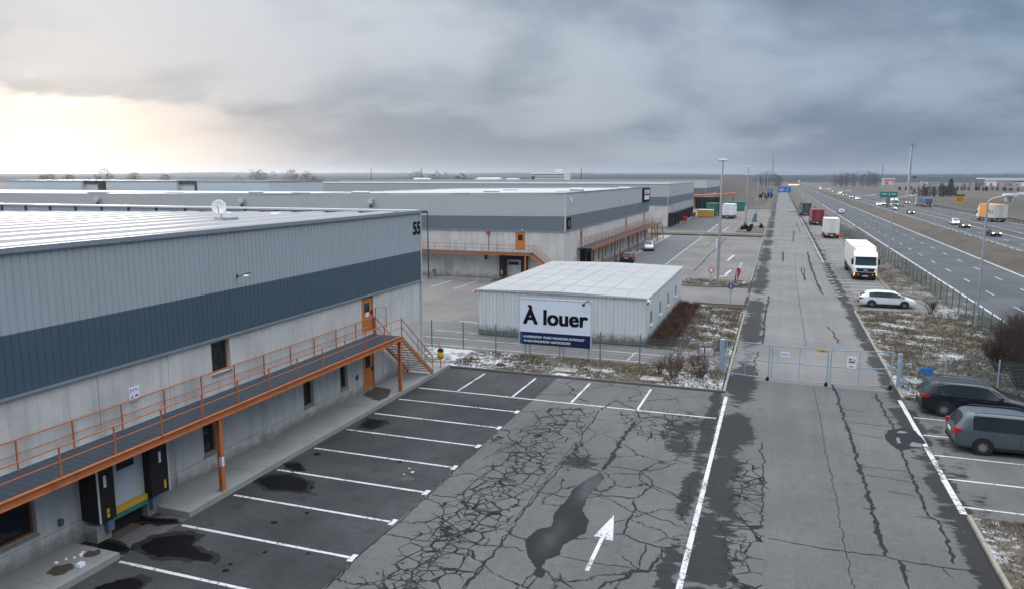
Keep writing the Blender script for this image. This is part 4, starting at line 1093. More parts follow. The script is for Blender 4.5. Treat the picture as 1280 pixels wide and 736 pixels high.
t_ = thing('hydrant', 'small dark blue hydrant on the second warehouse apron', 'hydrant', (-37.0, 77.2, .14)); MB().lathe([(.16, 0), (.16, .1), (.11, .12), (.11, .75), (.14, .78), (.12, .9), (.04, .98)], (-37, 77.8, .14), 10).build('body', 'blue_grey', t_, smooth=False); MB().box(-37.35, 77.72, .75, -37.12, 77.88, .95).build('outlet', 'blue_grey', t_)
t_ = thing('alarm_lamp', 'small red alarm lamp high on the second warehouse front wall', 'lamp', (-30.8, 78.9, 5.3)); MB().box(-31.0, 78.8, 5.2, -30.6, 78.99, 5.45).build('housing', 'red', t_); MB().tube([(-30.8, 78.97, 3.3), (-30.8, 78.97, 5.2)], .03, 5).build('conduit', 'dark_steel', t_)
for i, (x, y, w_, h_) in enumerate(((-92, 82, 3, .45), (-82, 86, 2.2, .4), (-71, 90, 2, .5), (-62, 88, 2.6, .45), (-55, 92, 2.6, .45), (-47.3, 84, 2.4, .5), (-37, 96, 2.2, .55), (-35.5, 82, 1.8, .6), (-28, 100, 2, .35), (-26.3, 101, 2, .75), (-23.8, 122, 2.2, .5), (-40, 112, 2.2, .5))):
    roof_hatch('roof_vent', 'low pale vent, number %s from the left on the second warehouse roof' % 'first second third fourth fifth sixth seventh eighth ninth tenth eleventh twelfth'.split()[i], x, y, 9.6 - .5 * (1 - math.exp((x + 21.9) / 30)), w_ * .9, 1.0, h_ * .75)
# third hall
s3d = []
h3 = hall('third warehouse with a row of black dock shelters along its side', -23.7, 172, 226, -160, 9.95, 7.1, 5.25, side=[(q, q + 1.0, 3.5, 5.0) for q in range(175, 222, 5)], ribs=.8)
for k in range(8): dock(h3, lambda s, t, z: (-23.7 + t, s, z), 174.2 + k * 6.1, 178.6 + k * 6.1, .3, 3.4, False)
for k in range(9): MB().box(-23.68, 178.4 + k * 5, 3.3, -22.9, 178.9 + k * 5, 5.2).build('fin', 'trim', h3)
MB().box(-23.68, 190, -.05, -22.9, 226, .5).build('apron', 'pave', h3)
wall_lamp('l', (-23.6, 181, 7.9), 'arm lamp on the side of the third warehouse'); 
t_ = thing('number_sign', 'white numeral plate high on the side of the third warehouse', 'sign', (-23.6, 190, 8)); MB().box(-23.58, 189.5, 7.9, -23.52, 190.9, 9.2).build('panel', 'grey_clad', t_); text_mesh('7', 1.5, 'board', 'number', face_x(-23.5, 189.7, 7.95), t_, bold=.06)
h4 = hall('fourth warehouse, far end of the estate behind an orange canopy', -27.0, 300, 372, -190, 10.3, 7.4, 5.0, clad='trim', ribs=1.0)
for k in range(3):
    rk = roof_hatch('roof_plant', ('leftmost', 'middle', 'rightmost')[k] + ' white plant box on the far roofs before the horizon', (-163, -128.3, -116.5)[k], 330, 10.3, (7, 11, 5)[k], 5, (.9, 1.1, .7)[k], 'white', grp='plant boxes on the far roofs')
# blue-grey row of sheds behind the second hall on the left
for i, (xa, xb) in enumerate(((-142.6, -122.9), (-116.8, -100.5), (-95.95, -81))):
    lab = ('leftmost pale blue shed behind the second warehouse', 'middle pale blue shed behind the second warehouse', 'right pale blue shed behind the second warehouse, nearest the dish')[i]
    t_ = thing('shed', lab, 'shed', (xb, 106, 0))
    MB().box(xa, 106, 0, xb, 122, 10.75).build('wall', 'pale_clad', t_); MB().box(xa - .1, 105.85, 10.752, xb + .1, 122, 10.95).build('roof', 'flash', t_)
    if i == 2: continue
    MB().box(xb + .01, 106.8, 0, xb + 3.4, 120, 10.24).build('lean_to', 'trim', t_); MB().box(xb + .02, 106.6, 10.25, xb + 4.5, 120, 10.93).build('upper_wall', 'dark_steel', t_); MB().box(xb + 3.5, 106.5, 0, xb + 4.5, 120, 10.24).build('end_wall', 'dark_steel', t_)
t_ = thing('office_block', 'white office block on the skyline beyond the warehouse roofs', 'office building', (-181, 600, 0))
MB().box(-196, 600, 0, -166, 615, 15.2).build('wall', 'white', t_); MB().box(-176, 603, 15.8, -171, 609, 18.2).build('roof_tower', 'white', t_); MB().box(-195, 601, 15.2, -168, 612, 15.8).build('roof', 'trim', t_)
for zr in (9.2, 11.2, 13.2): MB().box(-195.5, 599.8, zr, -167, 599.99, zr + .9).build('window', 'slate_clad', t_)
MB().box(-195.6, 599.7, 8.6, -192.5, 599.99, 12.5).build('entrance', 'dark_steel', t_)
# canopy and gatehouse beyond the third hall
t_ = thing('canopy', 'curved orange entrance canopy between the third and fourth warehouse', 'canopy', (-26, 290, 0))
p = MB(); K = 12
p.ring([[(-33 + 18 * k / K, 284, 4.35 + 1.0 * (k / K) ** 2), (-33 + 18 * k / K, 294, 4.35 + 1.0 * (k / K) ** 2), (-33 + 18 * k / K, 294, 5.0 + 1.0 * (k / K) ** 2), (-33 + 18 * k / K, 284, 5.0 + 1.0 * (k / K) ** 2)] for k in range(K + 1)]).build('roof', 'orange', t_)
for x in (-32.5, -26.5, -20.5, -15.6): MB().tube([(x, 285, -.05), (x, 285, 4.5)], .15, 8).build('post', 'dark_steel', t_)
MB().box(-31, 288, -.05, -20, 293, 4.2).build('glass_front', 'glass', t_); MB().box(-33, 286, -.05, -29.3, 290, 4.2).build('side_wall', mat('tan_wall', (.36, .27, .2), .8), t_)
# ---------------------------------------------------------------- the white cabin with its To Let board
CB = thing('cabin', 'low white corrugated cabin behind the To Let board', 'cabin', (-14.3, 50.4, 0))
cw = MB(); zt = 3.34
wins_c = [(51.95, 53.0, 1.2, 2.25), (56.3, 57.3, 1.2, 2.25), (60.6, 61.6, 1.2, 2.25), (65.4, 66.4, 1.2, 2.25)]
corr(cw, (0, 50.4), (1, 0), (0, -1), -20.5, -8.1, .06, zt, .28, .035, .4); 
cw.build('front_wall', 'cabin_wall', CB)
relief(MB(), (-8.1, 0), (0, 1), (1, 0), 50.4, 70, .05, zt, [(*r, .08) for r in wins_c] + [(q, q + .03, .05, zt, .02) for q in (55.3, 59.6, 64.0, 68.2)]).build('side_wall', 'cabin_wall', CB)
b = MB(); b.box(-20.5, 69.9, .05, -8.12, 70, zt); b.box(-20.5, 50.46, .05, -20.4, 69.9, zt); b.build('back_wall', 'cabin_wall', CB)
for (a, bb, c, e) in wins_c:
    f = MB(); x = -8.16
    f.box(x, a, c, x + .05, bb, c + .07); f.box(x, a, e - .07, x + .05, bb, e); f.box(x, a, c + .07, x + .05, a + .07, e - .07); f.box(x, bb - .07, c + .07, x + .05, bb, e - .07); f.box(x, (a + bb) / 2 - .03, c + .07, x + .05, (a + bb) / 2 + .03, e - .07)
    wf = f.build('window', 'trim', CB); MB().box(x + .005, a + .07, c + .07, x + .02, bb - .07, e - .07).build('pane', 'glass', wf); MB().box(-8.09, a - .05, c - .06, -7.99, bb + .05, c - .002).build('sill', 'trim', wf)
b = MB(); b.box(-20.62, 50.28, zt, -7.98, 70.1, zt + .05); b.build('eaves', 'trim', CB)
r = MB(); nx = 8; ny = 6
for i in range(nx):
    for j in range(ny):
        xa, xb = -20.6 + 12.6 * i / nx, -20.6 + 12.6 * (i + 1) / nx; ya, yb = 50.3 + 19.75 * j / ny, 50.3 + 19.75 * (j + 1) / ny
        def zz(x): return zt + .055 + .12 * (1 - abs((x + 14.3) / 6.3))
        q = random.uniform(0, .006)
        r.quad((xa + .04, ya + .03, zz(xa) + q), (xb - .04, ya + .03, zz(xb) + q), (xb - .04, yb - .03, zz(xb) + q), (xa + .04, yb - .03, zz(xa) + q))
r.build('roof', 'cabin_roof', CB)
r = MB(); r.ring([[(-20.6, y, zt + .051), (-14.3, y, zt + .165), (-8.0, y, zt + .051)] for y in (50.3, 70.05)]); r.build('roof_underlay', 'steel', CB)
b = MB()
xq = -20.4
while xq < -8.3: b.box(xq, 50.5, -.05, xq + random.uniform(.3, .9), 50.58, random.uniform(.06, .1)); xq += 1.0
b.build('footing', 'black', CB)
t_ = thing('security_camera', 'small camera on the right front corner of the cabin eaves', 'camera', (-8.0, 50.2, 3.2)); MB().box(-8.05, 50.0, 3.1, -7.85, 50.27, 3.3).build('housing', 'white', t_); MB().tube([(-7.95, 50.0, 3.15), (-7.95, 49.8, 3.08)], .06, 8).build('lens', 'black', t_)
t_ = thing('corner_lamp', 'red lamp at the left front corner of the cabin eaves', 'lamp', (-20.6, 50.2, 3.2)); MB().lathe([(.02, 0), (.09, .03), (.1, .1), (.07, .17), (.02, .2)], (-20.6, 50.15, 3.15), 10).build('lens', 'red', t_); MB().box(-20.7, 50.2, 3.2, -20.5, 50.28, 3.3).build('bracket', 'dark_steel', t_)
# board
BX0, BX1, BY = -15.42, -10.72, 45.0
bd = thing('billboard', 'large white and navy To Let board reading À louer', 'billboard', (-13.07, BY, 0))
MB().box(BX0, BY, 1.67, BX1, BY + .06, 3.80).build('panel', 'board', bd); MB().box(BX0, BY - .004, .86, BX1, BY + .062, 1.668).build('lower_panel', 'navy', bd)
b = MB(); b.box(BX0 - .05, BY - .02, 3.802, BX1 + .05, BY + .09, 3.86); b.box(BX0 - .06, BY - .01, .84, BX0 - .003, BY + .07, 3.80); b.box(BX1 + .003, BY - .01, .84, BX1 + .06, BY + .07, 3.80); b.build('frame', 'trim', bd)
text_mesh('À louer', 1.36, 'ink', 'lettering', face_my(BX0 + .28, BY - .012, 2.22), bd, bold=.05)
text_mesh('AI ADMINISTRAF  IFUNKE VIADADOMIA ENTREVOUS*', .21, 'board', 'lettering', face_my(BX0 + .26, BY - .012, 1.30) @ Matrix.Scale(.80, 4, (1, 0, 0)), bd, bold=.006)
text_mesh('NI AUX IMMAUDAFON  NORTIROSICVED', .21, 'board', 'lettering', face_my(BX0 + .29, BY - .012, 1.02) @ Matrix.Scale(.80, 4, (1, 0, 0)), bd, bold=.006)
b = MB(); b.box(BX0 + .06, BY - .008, .87, BX0 + .16, BY - .005, 1.66); b.build('side_stripe', 'sign_blue', bd)
for x in (-15.05, -14.75, -12.75, -12.5, -10.85): MB().box(x - .04, BY + .065, 0, x + .04, BY + .14, 3.7 if x in (-14.75, -12.5, -10.85) else .9).build('post', 'steel', bd)
b = MB(); b.tube([(BX1 - .1, BY - .02, 3.86), (BX1 - .12, BY - .3, 3.95), (BX1 - .32, BY - .42, 3.8)], .025, 6); b.box(BX1 - .44, BY - .5, 3.62, BX1 - .28, BY - .38, 3.78); b.build('board_lamp', 'dark_steel', bd)
# ---------------------------------------------------------------- fences and gate
def fence(label, pts, h, post_at, m_post='dark_steel', wire='wire', pitch=.05, hp=.2, wr=.0045, z0=.08, pr=.035):
    f = thing('fence', label, 'fence', (*pts[0], 0))
    mb = MB()
    for p, q in zip(pts, pts[1:]):
        p, q = Vector((*p, 0)), Vector((*q, 0)); L = (q - p).length; d = (q - p) / L; n = Vector((-d.y, d.x, 0)) * wr
        s = 0
        while s < L:
            a = p + d * s; e = d * wr; mb.quad(a - e + Vector((0, 0, z0)), a + e + Vector((0, 0, z0)), a + e + Vector((0, 0, h)), a - e + Vector((0, 0, h))); s += pitch
        zz = z0 + .04
        while zz < h + .01:
            mb.bar(p + Vector((0, 0, zz)), q + Vector((0, 0, zz)), wr * 2, wr * 2.4); zz += hp
    mb.build('mesh_panel', wire, f)
    for x, y in post_at: MB().tube([(x, y, -.05), (x, y, h + .08)], pr, 8).build('post', m_post, f)
    return f
fence('wire mesh fence before the cabin, left of the gate', [(-24.5, 45.3), (-2.75, 45.0)], 1.9, [(x, 45.3 - (x + 24.5) * .0138) for x in (-24.2, -21.85, -19.5, -17.15, -10.1, -7.6, -5.3)], 'blue_grey', hp=.2)
fence('dim wire fence behind the black estate car, right of the gate', [(6.85, 44.9), (9.0, 45.0), (16.8, 45.2)], 1.9, [(9.0, 45.0), (11.5, 45.05), (14.0, 45.1), (16.6, 45.2)], 'blue_steel', wr=.005)
def fx(y): return 15.0 - .0035 * (y - 57) - (max(0, y - 100) ** 1.0) * .026 if y < 175 else 15.0 - .0035 * (y - 57) - 75 * .026 - (y - 175) * .006
pts = [(fx(y), y) for y in (46, 60, 80, 100, 125, 150, 175, 205, 240, 280)]
pa = []; yv = 46.4
while yv < 280: pa.append((fx(yv), yv)); yv += 2.55
fence('long green mesh fence between the parked trucks and the motorway', pts, 1.75, pa, 'fence_green', wire='wire', pitch=.085, wr=.013, hp=.25, pr=.045)
# gate of three leaves
def gate_leaf(label, p0, p1, h, bars):
    t_ = thing('gate', label, 'gate', (*p0, 0), 0, 'leaves of the yard gate')
    p, q = Vector((*p0, 0)), Vector((*p1, 0)); d = (q - p).normalized(); up = Vector((0, 0, 1))
    f = MB()
    f.tube([p + up * .12, p + up * h], .045, 4); f.tube([q + up * .12, q + up * h], .045, 4)
    for zz in (.14, h * .53, h - .04): f.tube([p + up * zz + d * .04, q + up * zz - d * .04], .034, 4)
    for k in bars: f.tube([p.lerp(q, k) + up * .14, p.lerp(q, k) + up * (h - .04)], .024, 4)
    f.build('frame', 'blue_steel', t_)
    m_ = MB(); L = (q - p).length; s = .08
    while s < L: a = p + d * s; e = d * .0018; m_.quad(a - e + up * .16, a + e + up * .16, a + e + up * (h - .06), a - e + up * (h - .06)); s += .09
    zz = .3
    while zz < h - .1: m_.bar(p + up * zz, q + up * zz, .003, .003); zz += .2
    m_.build('mesh_panel', 'steel', t_)
    w_ = MB(); w_.lathe([(.02, -.03), (.1, -.03), (.1, .03), (.02, .03)], (q.x - .04, q.y - .06, .1), 12, 'y'); w_.box(q.x - .1, q.y - .12, .1, q.x + .03, q.y - .05, .24); w_.build('wheel', 'black', t_)
    return t_
gate_leaf('left leaf of the steel gate, by the thick round post', (-2.45, 44.75), (-.05, 44.2), 2.12, (.45,))
gate_leaf('middle leaf of the steel gate, with a white notice', (.1, 44.2), (3.05, 44.05), 2.12, (.5,))
gate_leaf('right leaf of the steel gate, with the tall warning notice', (3.2, 44.05), (6.35, 44.6), 2.10, (.47,))
t_ = thing('gate_post', 'thick round steel post left of the gate', 'post', (-2.68, 44.8, 0)); MB().tube([(-2.68, 44.8, 0), (-2.68, 44.8, 2.05)], .14, 16).build('shaft', 'blue_steel', t_); MB().lathe([(.01, .04), (.145, 0), (.15, -.04), (.01, -.04)], (-2.68, 44.8, 2.1), 16).build('cap', 'blue_steel', t_)
t_ = thing('gate_post', 'square blue-grey post right of the gate', 'post', (6.72, 44.7, 0)); MB().box(6.62, 44.6, 0, 6.82, 44.8, 2.0).build('shaft', 'blue_steel', t_); MB().box(6.62, 44.585, 1.5, 6.72, 44.598, 1.7).build('latch_plate', 'trim', t_)
t_ = thing('notice', 'small white notice on the middle gate leaf', 'sign', (.9, 44.1, 1.7)); MB().box(.55, 44.06, 1.5, 1.02, 44.08, 1.78).build('panel', 'board', t_); text_mesh('NLPAL', .12, 'navy', 'lettering', face_my(.60, 44.056, 1.6), t_)
t_ = thing('notice', 'yellow strip notice under the top bar of the middle gate leaf', 'sign', (2.7, 44, 2)); MB().box(2.42, 43.98, 1.93, 2.98, 44.0, 2.05).build('panel', 'yellow', t_); MB().box(2.6, 43.974, 1.965, 2.85, 43.978, 2.0).build('lettering', 'stain', t_)
t_ = thing('notice', 'tall white notice with red and yellow warning on the right gate leaf', 'sign', (4.2, 44.1, 1.4)); MB().box(4.02, 44.08, 1.12, 4.5, 44.1, 1.78).build('panel', 'board', t_)
MB().box(4.1, 44.072, 1.42, 4.42, 44.077, 1.53).build('yellow_band', 'yellow', t_); p = MB(); p.lathe([(.01, -.005), (.055, -.004), (.055, .002), (.01, .003)], (4.15, 44.075, 1.62), 12, 'y'); p.box(4.18, 44.071, 1.58, 4.26, 44.076, 1.67); p.box(4.34, 44.071, 1.58, 4.42, 44.076, 1.64); p.build('red_mark', 'red', t_)
MB().box(4.12, 44.068, 1.455, 4.40, 44.0715, 1.49).build('lettering', 'ink', t_); MB().box(4.13, 44.074, 1.2, 4.36, 44.079, 1.235).build('lettering', 'navy', t_)
t_ = thing('info_board', 'pair of small pale blue boards on the verge left of the gate', 'sign', (-3.6, 44.6, 0)); MB().box(-4.0, 44.6, 1.1, -3.72, 44.63, 1.55).build('panel', 'board', t_); MB().box(-3.64, 44.6, 1.1, -3.22, 44.63, 1.55).build('panel', 'board', t_); MB().box(-3.7, 44.63, 0, -3.66, 44.66, 1.5).build('post', 'dark_steel', t_)
t_ = thing('plaque', 'small blue plate on the fence right of the gate', 'sign', (8.05, 44.9, 1.0)); MB().box(7.78, 44.88, .93, 8.40, 44.91, 1.25).build('panel', 'sign_blue', t_)
# ---------------------------------------------------------------- lamp posts
def street_lamp(label, x, y, h, reach, grp, ang=0, r=.13):
    t_ = thing('street_lamp', label, 'street lamp', (x, y, -.05), ang, grp)
    MB().tube([(0, 0, 0), (0, 0, 1.2), (0, 0, 1.25), (0, 0, h)], [r, r, r * .8, r * .55], 10).build('pole', 'steel', t_, world=False)
    MB().tube([(0, 0, h - .02), (.25, 0, h + .25), (reach * .6, 0, h + .5), (reach, 0, h + .62)], r * .42, 8).build('arm', 'steel', t_, world=False)
    MB().ring([[(reach - .15, -.1, h + .55), (reach - .15, .1, h + .55), (reach - .15, .1, h + .66), (reach - .15, -.1, h + .66)],
               [(reach + .3, -.19, h + .58), (reach + .3, .19, h + .58), (reach + .3, .16, h + .75), (reach + .3, -.16, h + .75)],
               [(reach + 1.0, -.12, h + .74), (reach + 1.0, .12, h + .74), (reach + 1.0, .1, h + .8), (reach + 1.0, -.1, h + .8)]]).build('head', 'trim', t_, world=False)
    return t_
G1 = 'street lamps along the motorway fence'
names = 'nearest second third fourth fifth sixth seventh eighth'.split()
s0_ = street_lamp('nearest grey street lamp by the motorway fence', 14.85, 65.4, 9.7, 1.9, G1)
for i, (x, y) in enumerate(((14.6, 113.4), (14.0, 154.7), (13.6, 200), (12.2, 250), (12.0, 306), (11.8, 380), (11.6, 470))):
    dup(s0_, (x, y, -.05), rad(6 if i == 0 else 0), names[i + 1] + ' grey street lamp along the motorway fence, counted from the near end', (1, 1, .88 if i == 0 else .8))
def yard_lamp(label, x, y, h, i):
    t_ = thing('yard_lamp', label, 'lamp post', (x, y, 0), 0, 'tall lamp posts in the yards left of the road')
    MB().tube([(0, 0, 0), (0, 0, h)], [.17, .09], 10).build('pole', 'steel', t_, world=False); MB().box(-.3, -.3, 0, .3, .3, .12).build('base', 'pave', t_, world=False)
    MB().ring([[(-.45, -.2, h), (.45, -.2, h), (.45, .2, h), (-.45, .2, h)], [(-.52, -.25, h + .12), (.52, -.25, h + .12), (.52, .25, h + .12), (-.52, .25, h + .12)], [(-.4, -.2, h + .24), (.4, -.2, h + .24), (.4, .2, h + .24), (-.4, .2, h + .24)]]).build('head', 'trim', t_, world=False)
    return t_
yl = yard_lamp('nearest tall lamp post, on the small island by the red flag', -5.8, 83.2, 13.2, 0)
MB().box(-.32, -.25, 3.9, -.16, .2, 4.9).build('notice_box', 'board', yl, world=False)
for i, (x, y, h) in enumerate(((-6.8, 178, 1.03), (-6.8, 265, .95), (-6.0, 330, .9), (-6.2, 420, .9), (-20, 172, .6))):
    if i < 5: dup(yl, (x, y, 0), 0, ('second', 'third', 'fourth', 'fifth', 'sixth')[i] + ' tall lamp post left of the access road, counted from the near end', (1, 1, h)) if i < 4 else None
t_ = thing('high_mast', 'very tall lighting mast beyond the motorway', 'lighting mast', (68, 471, 0)); MB().tube([(68, 471, 0), (68, 471, 29.5)], [.78, .45], 12).build('pole', 'steel', t_)
p = MB(); p.lathe([(.6, 0), (1.3, .2), (1.3, .5), (.6, .6)], (68, 471, 29), 12)
for k in range(8): a = k * math.pi / 4; p.box(68 + 1.5 * math.cos(a) - .3, 471 + 1.5 * math.sin(a) - .3, 29.2, 68 + 1.5 * math.cos(a) + .3, 471 + 1.5 * math.sin(a) + .3, 30.0)
p.build('lamp_ring', 'steel', t_); MB().box(69.5, 470, 11.0, 71.5, 471, 12.0).build('camera_arm', 'dark_steel', t_)
def lattice(label, x, y, h, w_):
    t_ = thing('radio_mast', label, 'radio mast', (x, y, 0)); p = MB()
    for sx_, sy_ in ((-1, -1), (1, -1), (1, 1), (-1, 1)): p.tube([(x + sx_ * w_, y + sy_ * w_, 0), (x + sx_ * w_ * .25, y + sy_ * w_ * .25, h * .85)], w_ * .14, 4)
    n = 9
    for k in range(n):
        z0, z1 = h * .85 * k / n, h * .85 * (k + 1) / n; f0, f1 = w_ * (1 - .75 * k / n), w_ * (1 - .75 * (k + 1) / n)
        p.tube([(x - f0, y - f0, z0), (x + f1, y - f1, z1)], w_ * .08, 4); p.tube([(x + f0, y - f0, z0), (x - f1, y - f1, z1)], w_ * .08, 4)
    p.build('tower', 'dark_steel', t_); MB().tube([(x, y, h * .84), (x, y, h)], w_ * .14, 5).build('antenna', 'dark_steel', t_); MB().box(x - w_ * .55, y - w_ * .5, h * .72, x + w_ * .55, y + w_ * .5, h * .8).build('aerial_drum', 'steel', t_)
lattice('slim radio mast on the skyline above the end of the access road', -13.5, 1500, 57, 1.8)
lattice('distant radio mast on the skyline left of the tall lighting mast', 190, 1650, 40, 1.6)
lattice('faint radio mast on the far left skyline by the bare trees', -560, 540, 17.5, .5)
for i, (x, y, h) in enumerate(((-208, 420, 17), (-243, 420, 16.8), (-107, 420, 16.5))): 
    t_ = thing('flag_pole', ('middle', 'leftmost', 'rightmost')[i] + ' thin pole on the skyline above the far roofs', 'pole', (x, y, 0), 0, 'thin poles above the far roofs'); MB().tube([(x, y, 0), (x, y, h)], .18, 5).build('shaft', 'dark_steel', t_); MB().lathe([(.05, 0), (.3, .15), (.05, .4)], (x, y, h), 6).build('tip', 'dark_steel', t_)
# ---------------------------------------------------------------- signs
def round_sign(label, x, y, zc, r, kind, h):
    t_ = thing('road_sign', label, 'road sign', (x, y, 0)); MB().tube([(x, y, 0), (x, y, zc + r)], .035, 8).build('post', 'steel', t_)
    MB().lathe([(.01, .02), (r, .02), (r, -.01), (.01, -.01)], (x, y - .06, zc), 20, 'y').build('disc', 'red' if kind == 'r' else 'slate_blue', t_)
    if kind == 'r': MB().lathe([(.01, 0), (r * .62, 0), (r * .62, -.006), (.01, -.006)], (x, y - .072, zc), 18, 'y').build('face', 'board', t_)
    else: MB().box(x - r * .12, y - .085, zc - r * .5, x + r * .12, y - .072, zc + r * .5).build('face', 'board', t_)
round_sign('round red and white sign on the small island', -6.45, 82.3, 1.65, .29, 'r', 2)
round_sign('round blue sign at the corner of the verge by the cabin', -3.6, 68.3, 2.0, .29, 'b', 2)
t_ = thing('feather_flag', 'red leaning feather flag on the small island', 'flag', (-3.9, 84.6, .1))
pole = [(-4.2, 84.8, .1), (-4.05, 84.8, 1.8), (-3.75, 84.8, 3.3), (-3.35, 84.8, 3.75)]
MB().tube(pole, .03, 6).build('pole', 'dark_steel', t_); MB().lathe([(.05, 0), (.38, 0), (.38, .12), (.05, .16)], (-4.15, 84.8, .1), 14).build('base', 'black', t_)
L_ = [(-4.18, .45), (-4.12, 1.2), (-4.04, 2.0), (-3.9, 2.7)]; R_2 = [(-3.82, .45), (-3.62, 1.2), (-3.42, 2.0), (-3.5, 2.7)]
p = MB(); p.ring([[(a[0], 84.76, a[1]), (b[0], 84.70, b[1]), (b[0], 84.72, b[1]), (a[0], 84.78, a[1])] for a, b in zip(L_, R_2)]); p.build('banner', mat('banner_red', (.30, .035, .04), .6), t_)
p = MB(); p.ring([[(-3.82, 84.76, 2.72), (-3.5, 84.70, 2.72), (-3.5, 84.72, 2.72), (-3.82, 84.78, 2.72)], [(-3.72, 84.76, 3.3), (-3.22, 84.7, 3.3), (-3.22, 84.72, 3.3), (-3.72, 84.78, 3.3)], [(-3.45, 84.76, 3.7), (-3.18, 84.7, 3.72), (-3.18, 84.72, 3.72), (-3.45, 84.78, 3.7)]]); p.build('tip_panel', 'board', t_)
p = MB(); p.ring([[(-3.94, 84.68, .6 + .5 * k), (-3.86, 84.68, .6 + .5 * k), (-3.86, 84.70, .6 + .5 * k), (-3.94, 84.70, .6 + .5 * k)] for k in range(4)]); p.build('stripe', 'board', t_); t_.scale = (.8, 1, .62)
def big_sign(label, name, cat, x0, x1, y, z0, z1, m, posts, extra=None):
    t_ = thing(name, label, cat, ((x0 + x1) / 2, y, 0)); MB().box(x0, y, z0, x1, y + .15, z1).build('panel', m, t_)
    for x in posts: MB().tube([(x, y + .25, 0), (x, y + .25, z1)], .12, 6).build('post', 'steel', t_)
    return t_
t_ = big_sign('larger blue direction sign over the far end of the access road', 'direction_sign', 'road sign', -.6, 5.2, 380, 4.4, 7.0, 'sign_blue', (-.2, 4.8))
p = MB(); p.box(0, 379.9, 5.8, 2.2, 379.98, 6.1); p.box(0, 379.9, 5.1, 1.6, 379.98, 5.4); p.tube([(3.4, 379.93, 4.8), (3.4, 379.93, 5.8), (4.2, 379.93, 6.5)], .14, 4); p.build('arrow_mark', 'board', t_)
t_ = big_sign('smaller blue direction sign left of the larger one', 'direction_sign', 'road sign', -5.3, -3.0, 375, 4.0, 5.8, 'sign_blue', (-4.1,))
p = MB(); p.box(-5.0, 374.9, 5.0, -3.6, 374.98, 5.2); p.build('arrow_mark', 'board', t_)
t_ = big_sign('dark green gantry sign above the motorway', 'gantry_sign', 'road sign', 34.3, 39.9, 300, 4.3, 6.3, 'sign_green', (34.9, 39.2))
p = MB(); p.box(35, 299.9, 5.4, 36.4, 299.98, 5.7); p.box(37.2, 299.9, 5.1, 37.5, 299.98, 5.8); p.box(38, 299.9, 5.4, 39.3, 299.98, 5.65); p.build('lettering', 'board', t_)
t_ = big_sign('yellow roadside sign before the dark fir', 'roadside_sign', 'road sign', 58.2, 61.1, 300, 2.6, 5.0, 'yellow', (58.8, 60.5))
MB().box(58.2, 299.96, 5.0, 61.1, 300.1, 5.6).build('top_panel', 'dark_steel', t_); p = MB()
for zz in (4.3, 3.8, 3.3): p.box(58.6, 299.95, zz, 60.6, 299.99, zz + .2)
p.build('lettering', 'stain', t_)
# guard rails
def guard_rail(label, x, y0, y1, m='steel', z=0):
    t_ = thing('guard_rail', label, 'guard rail', (x, y0, 0)); p = MB(); q = MB(); ys = [y0]
    while ys[-1] < y1: ys.append(ys[-1] + (4 if ys[-1] < 260 else 12))
    prof = [(-.04, .45), (.02, .50), (-.02, .56), (.04, .62), (-.02, .68), (.02, .74), (-.04, .78)]
    rings = [[(x + mwx(y) + a, y, b) for a, b in prof] + [(x + mwx(y) + a + .02, y, b) for a, b in prof[::-1]] for y in ys]; p.ring(rings); p.build('rail', m, t_)
    for y in ys: q.box(x + mwx(y) + .05, y - .06, -.05, x + mwx(y) + .17, y + .06, .74)
    o_ = q.build('posts', 'dark_steel', t_); o_['kind'] = 'stuff'
guard_rail('grey guard rail along the grass median of the motorway', 35.6, 90, 700)
guard_rail('brownish guard rail between the far carriageways', 58.6, 130, 420, mat('rusty_rail', (.16, .12, .09), .7))
guard_rail('guard rail at the near edge of the second carriageway verge', 46.2, 330, 700)
# ---------------------------------------------------------------- small things on the ground
for i, (x, y, lab) in enumerate(((-11.4, 41.95, 'concrete manhole frame on the verge below the board'), (-6.3, 41.7, 'concrete manhole frame on the verge by the bare shrubs'))):
    t_ = thing('manhole', lab, 'manhole', (x, y, .1), 0, 'manholes on the verge'); p = MB(); p.box(x - .62, y - .45, .05, x + .62, y - .2, .2); p.box(x - .62, y + .2, .05, x + .62, y + .45, .2); p.box(x - .62, y - .198, .05, x - .25, y + .198, .198); p.box(x + .25, y - .198, .05, x + .62, y + .198, .198); p.build('frame', 'kerb', t_); MB().box(x - .248, y - .196, .05, x + .248, y + .196, .17).build('cover', 'trim', t_)
t_ = thing('standpipe', 'yellow and black standpipe at the foot of the orange stairs', 'standpipe', (-18.9, 40.2, .2))
MB().tube([(-18.7, 39.9, .2), (-18.7, 39.9, .9)], .035, 8).build('pipe', 'orange', t_); MB().lathe([(.02, -.25), (.17, -.2), (.22, 0), (.17, .2), (.02, .25)], (-18.7, 39.9, .95), 12).build('body', 'yellow', t_, smooth=True); MB().lathe([(.02, 0), (.2, .02), (.15, .16), (.02, .2)], (-18.7, 39.9, 1.2), 12).build('cap', 'black', t_); MB().tube([(-18.7, 39.9, 1.38), (-18.85, 39.9, 1.75)], .04, 6).build('stem', 'orange', t_)
t_ = thing('rubble_heap', 'dark heap of rubble in the snow of the verge near the stairs', 'rubble heap', (-15.7, 41.8, .1))
for k in range(9):
    a = random.uniform(0, 6.28); r = random.uniform(0, .45); x, y = -15.7 + r * math.cos(a), 41.8 + r * .5 * math.sin(a); s_ = random.uniform(.08, .2)
    MB().lathe([(.3 * s_, 0), (s_, .3 * s_), (.8 * s_, .9 * s_), (.1 * s_, 1.3 * s_)], (x, y, .08), 7).build('rock', 'stain' if k % 2 else 'bark', t_)
t_ = thing('litter', 'torn white litter scattered on the near concrete platform', 'litter', (-19.4, 15.2, .2))
p = MB()
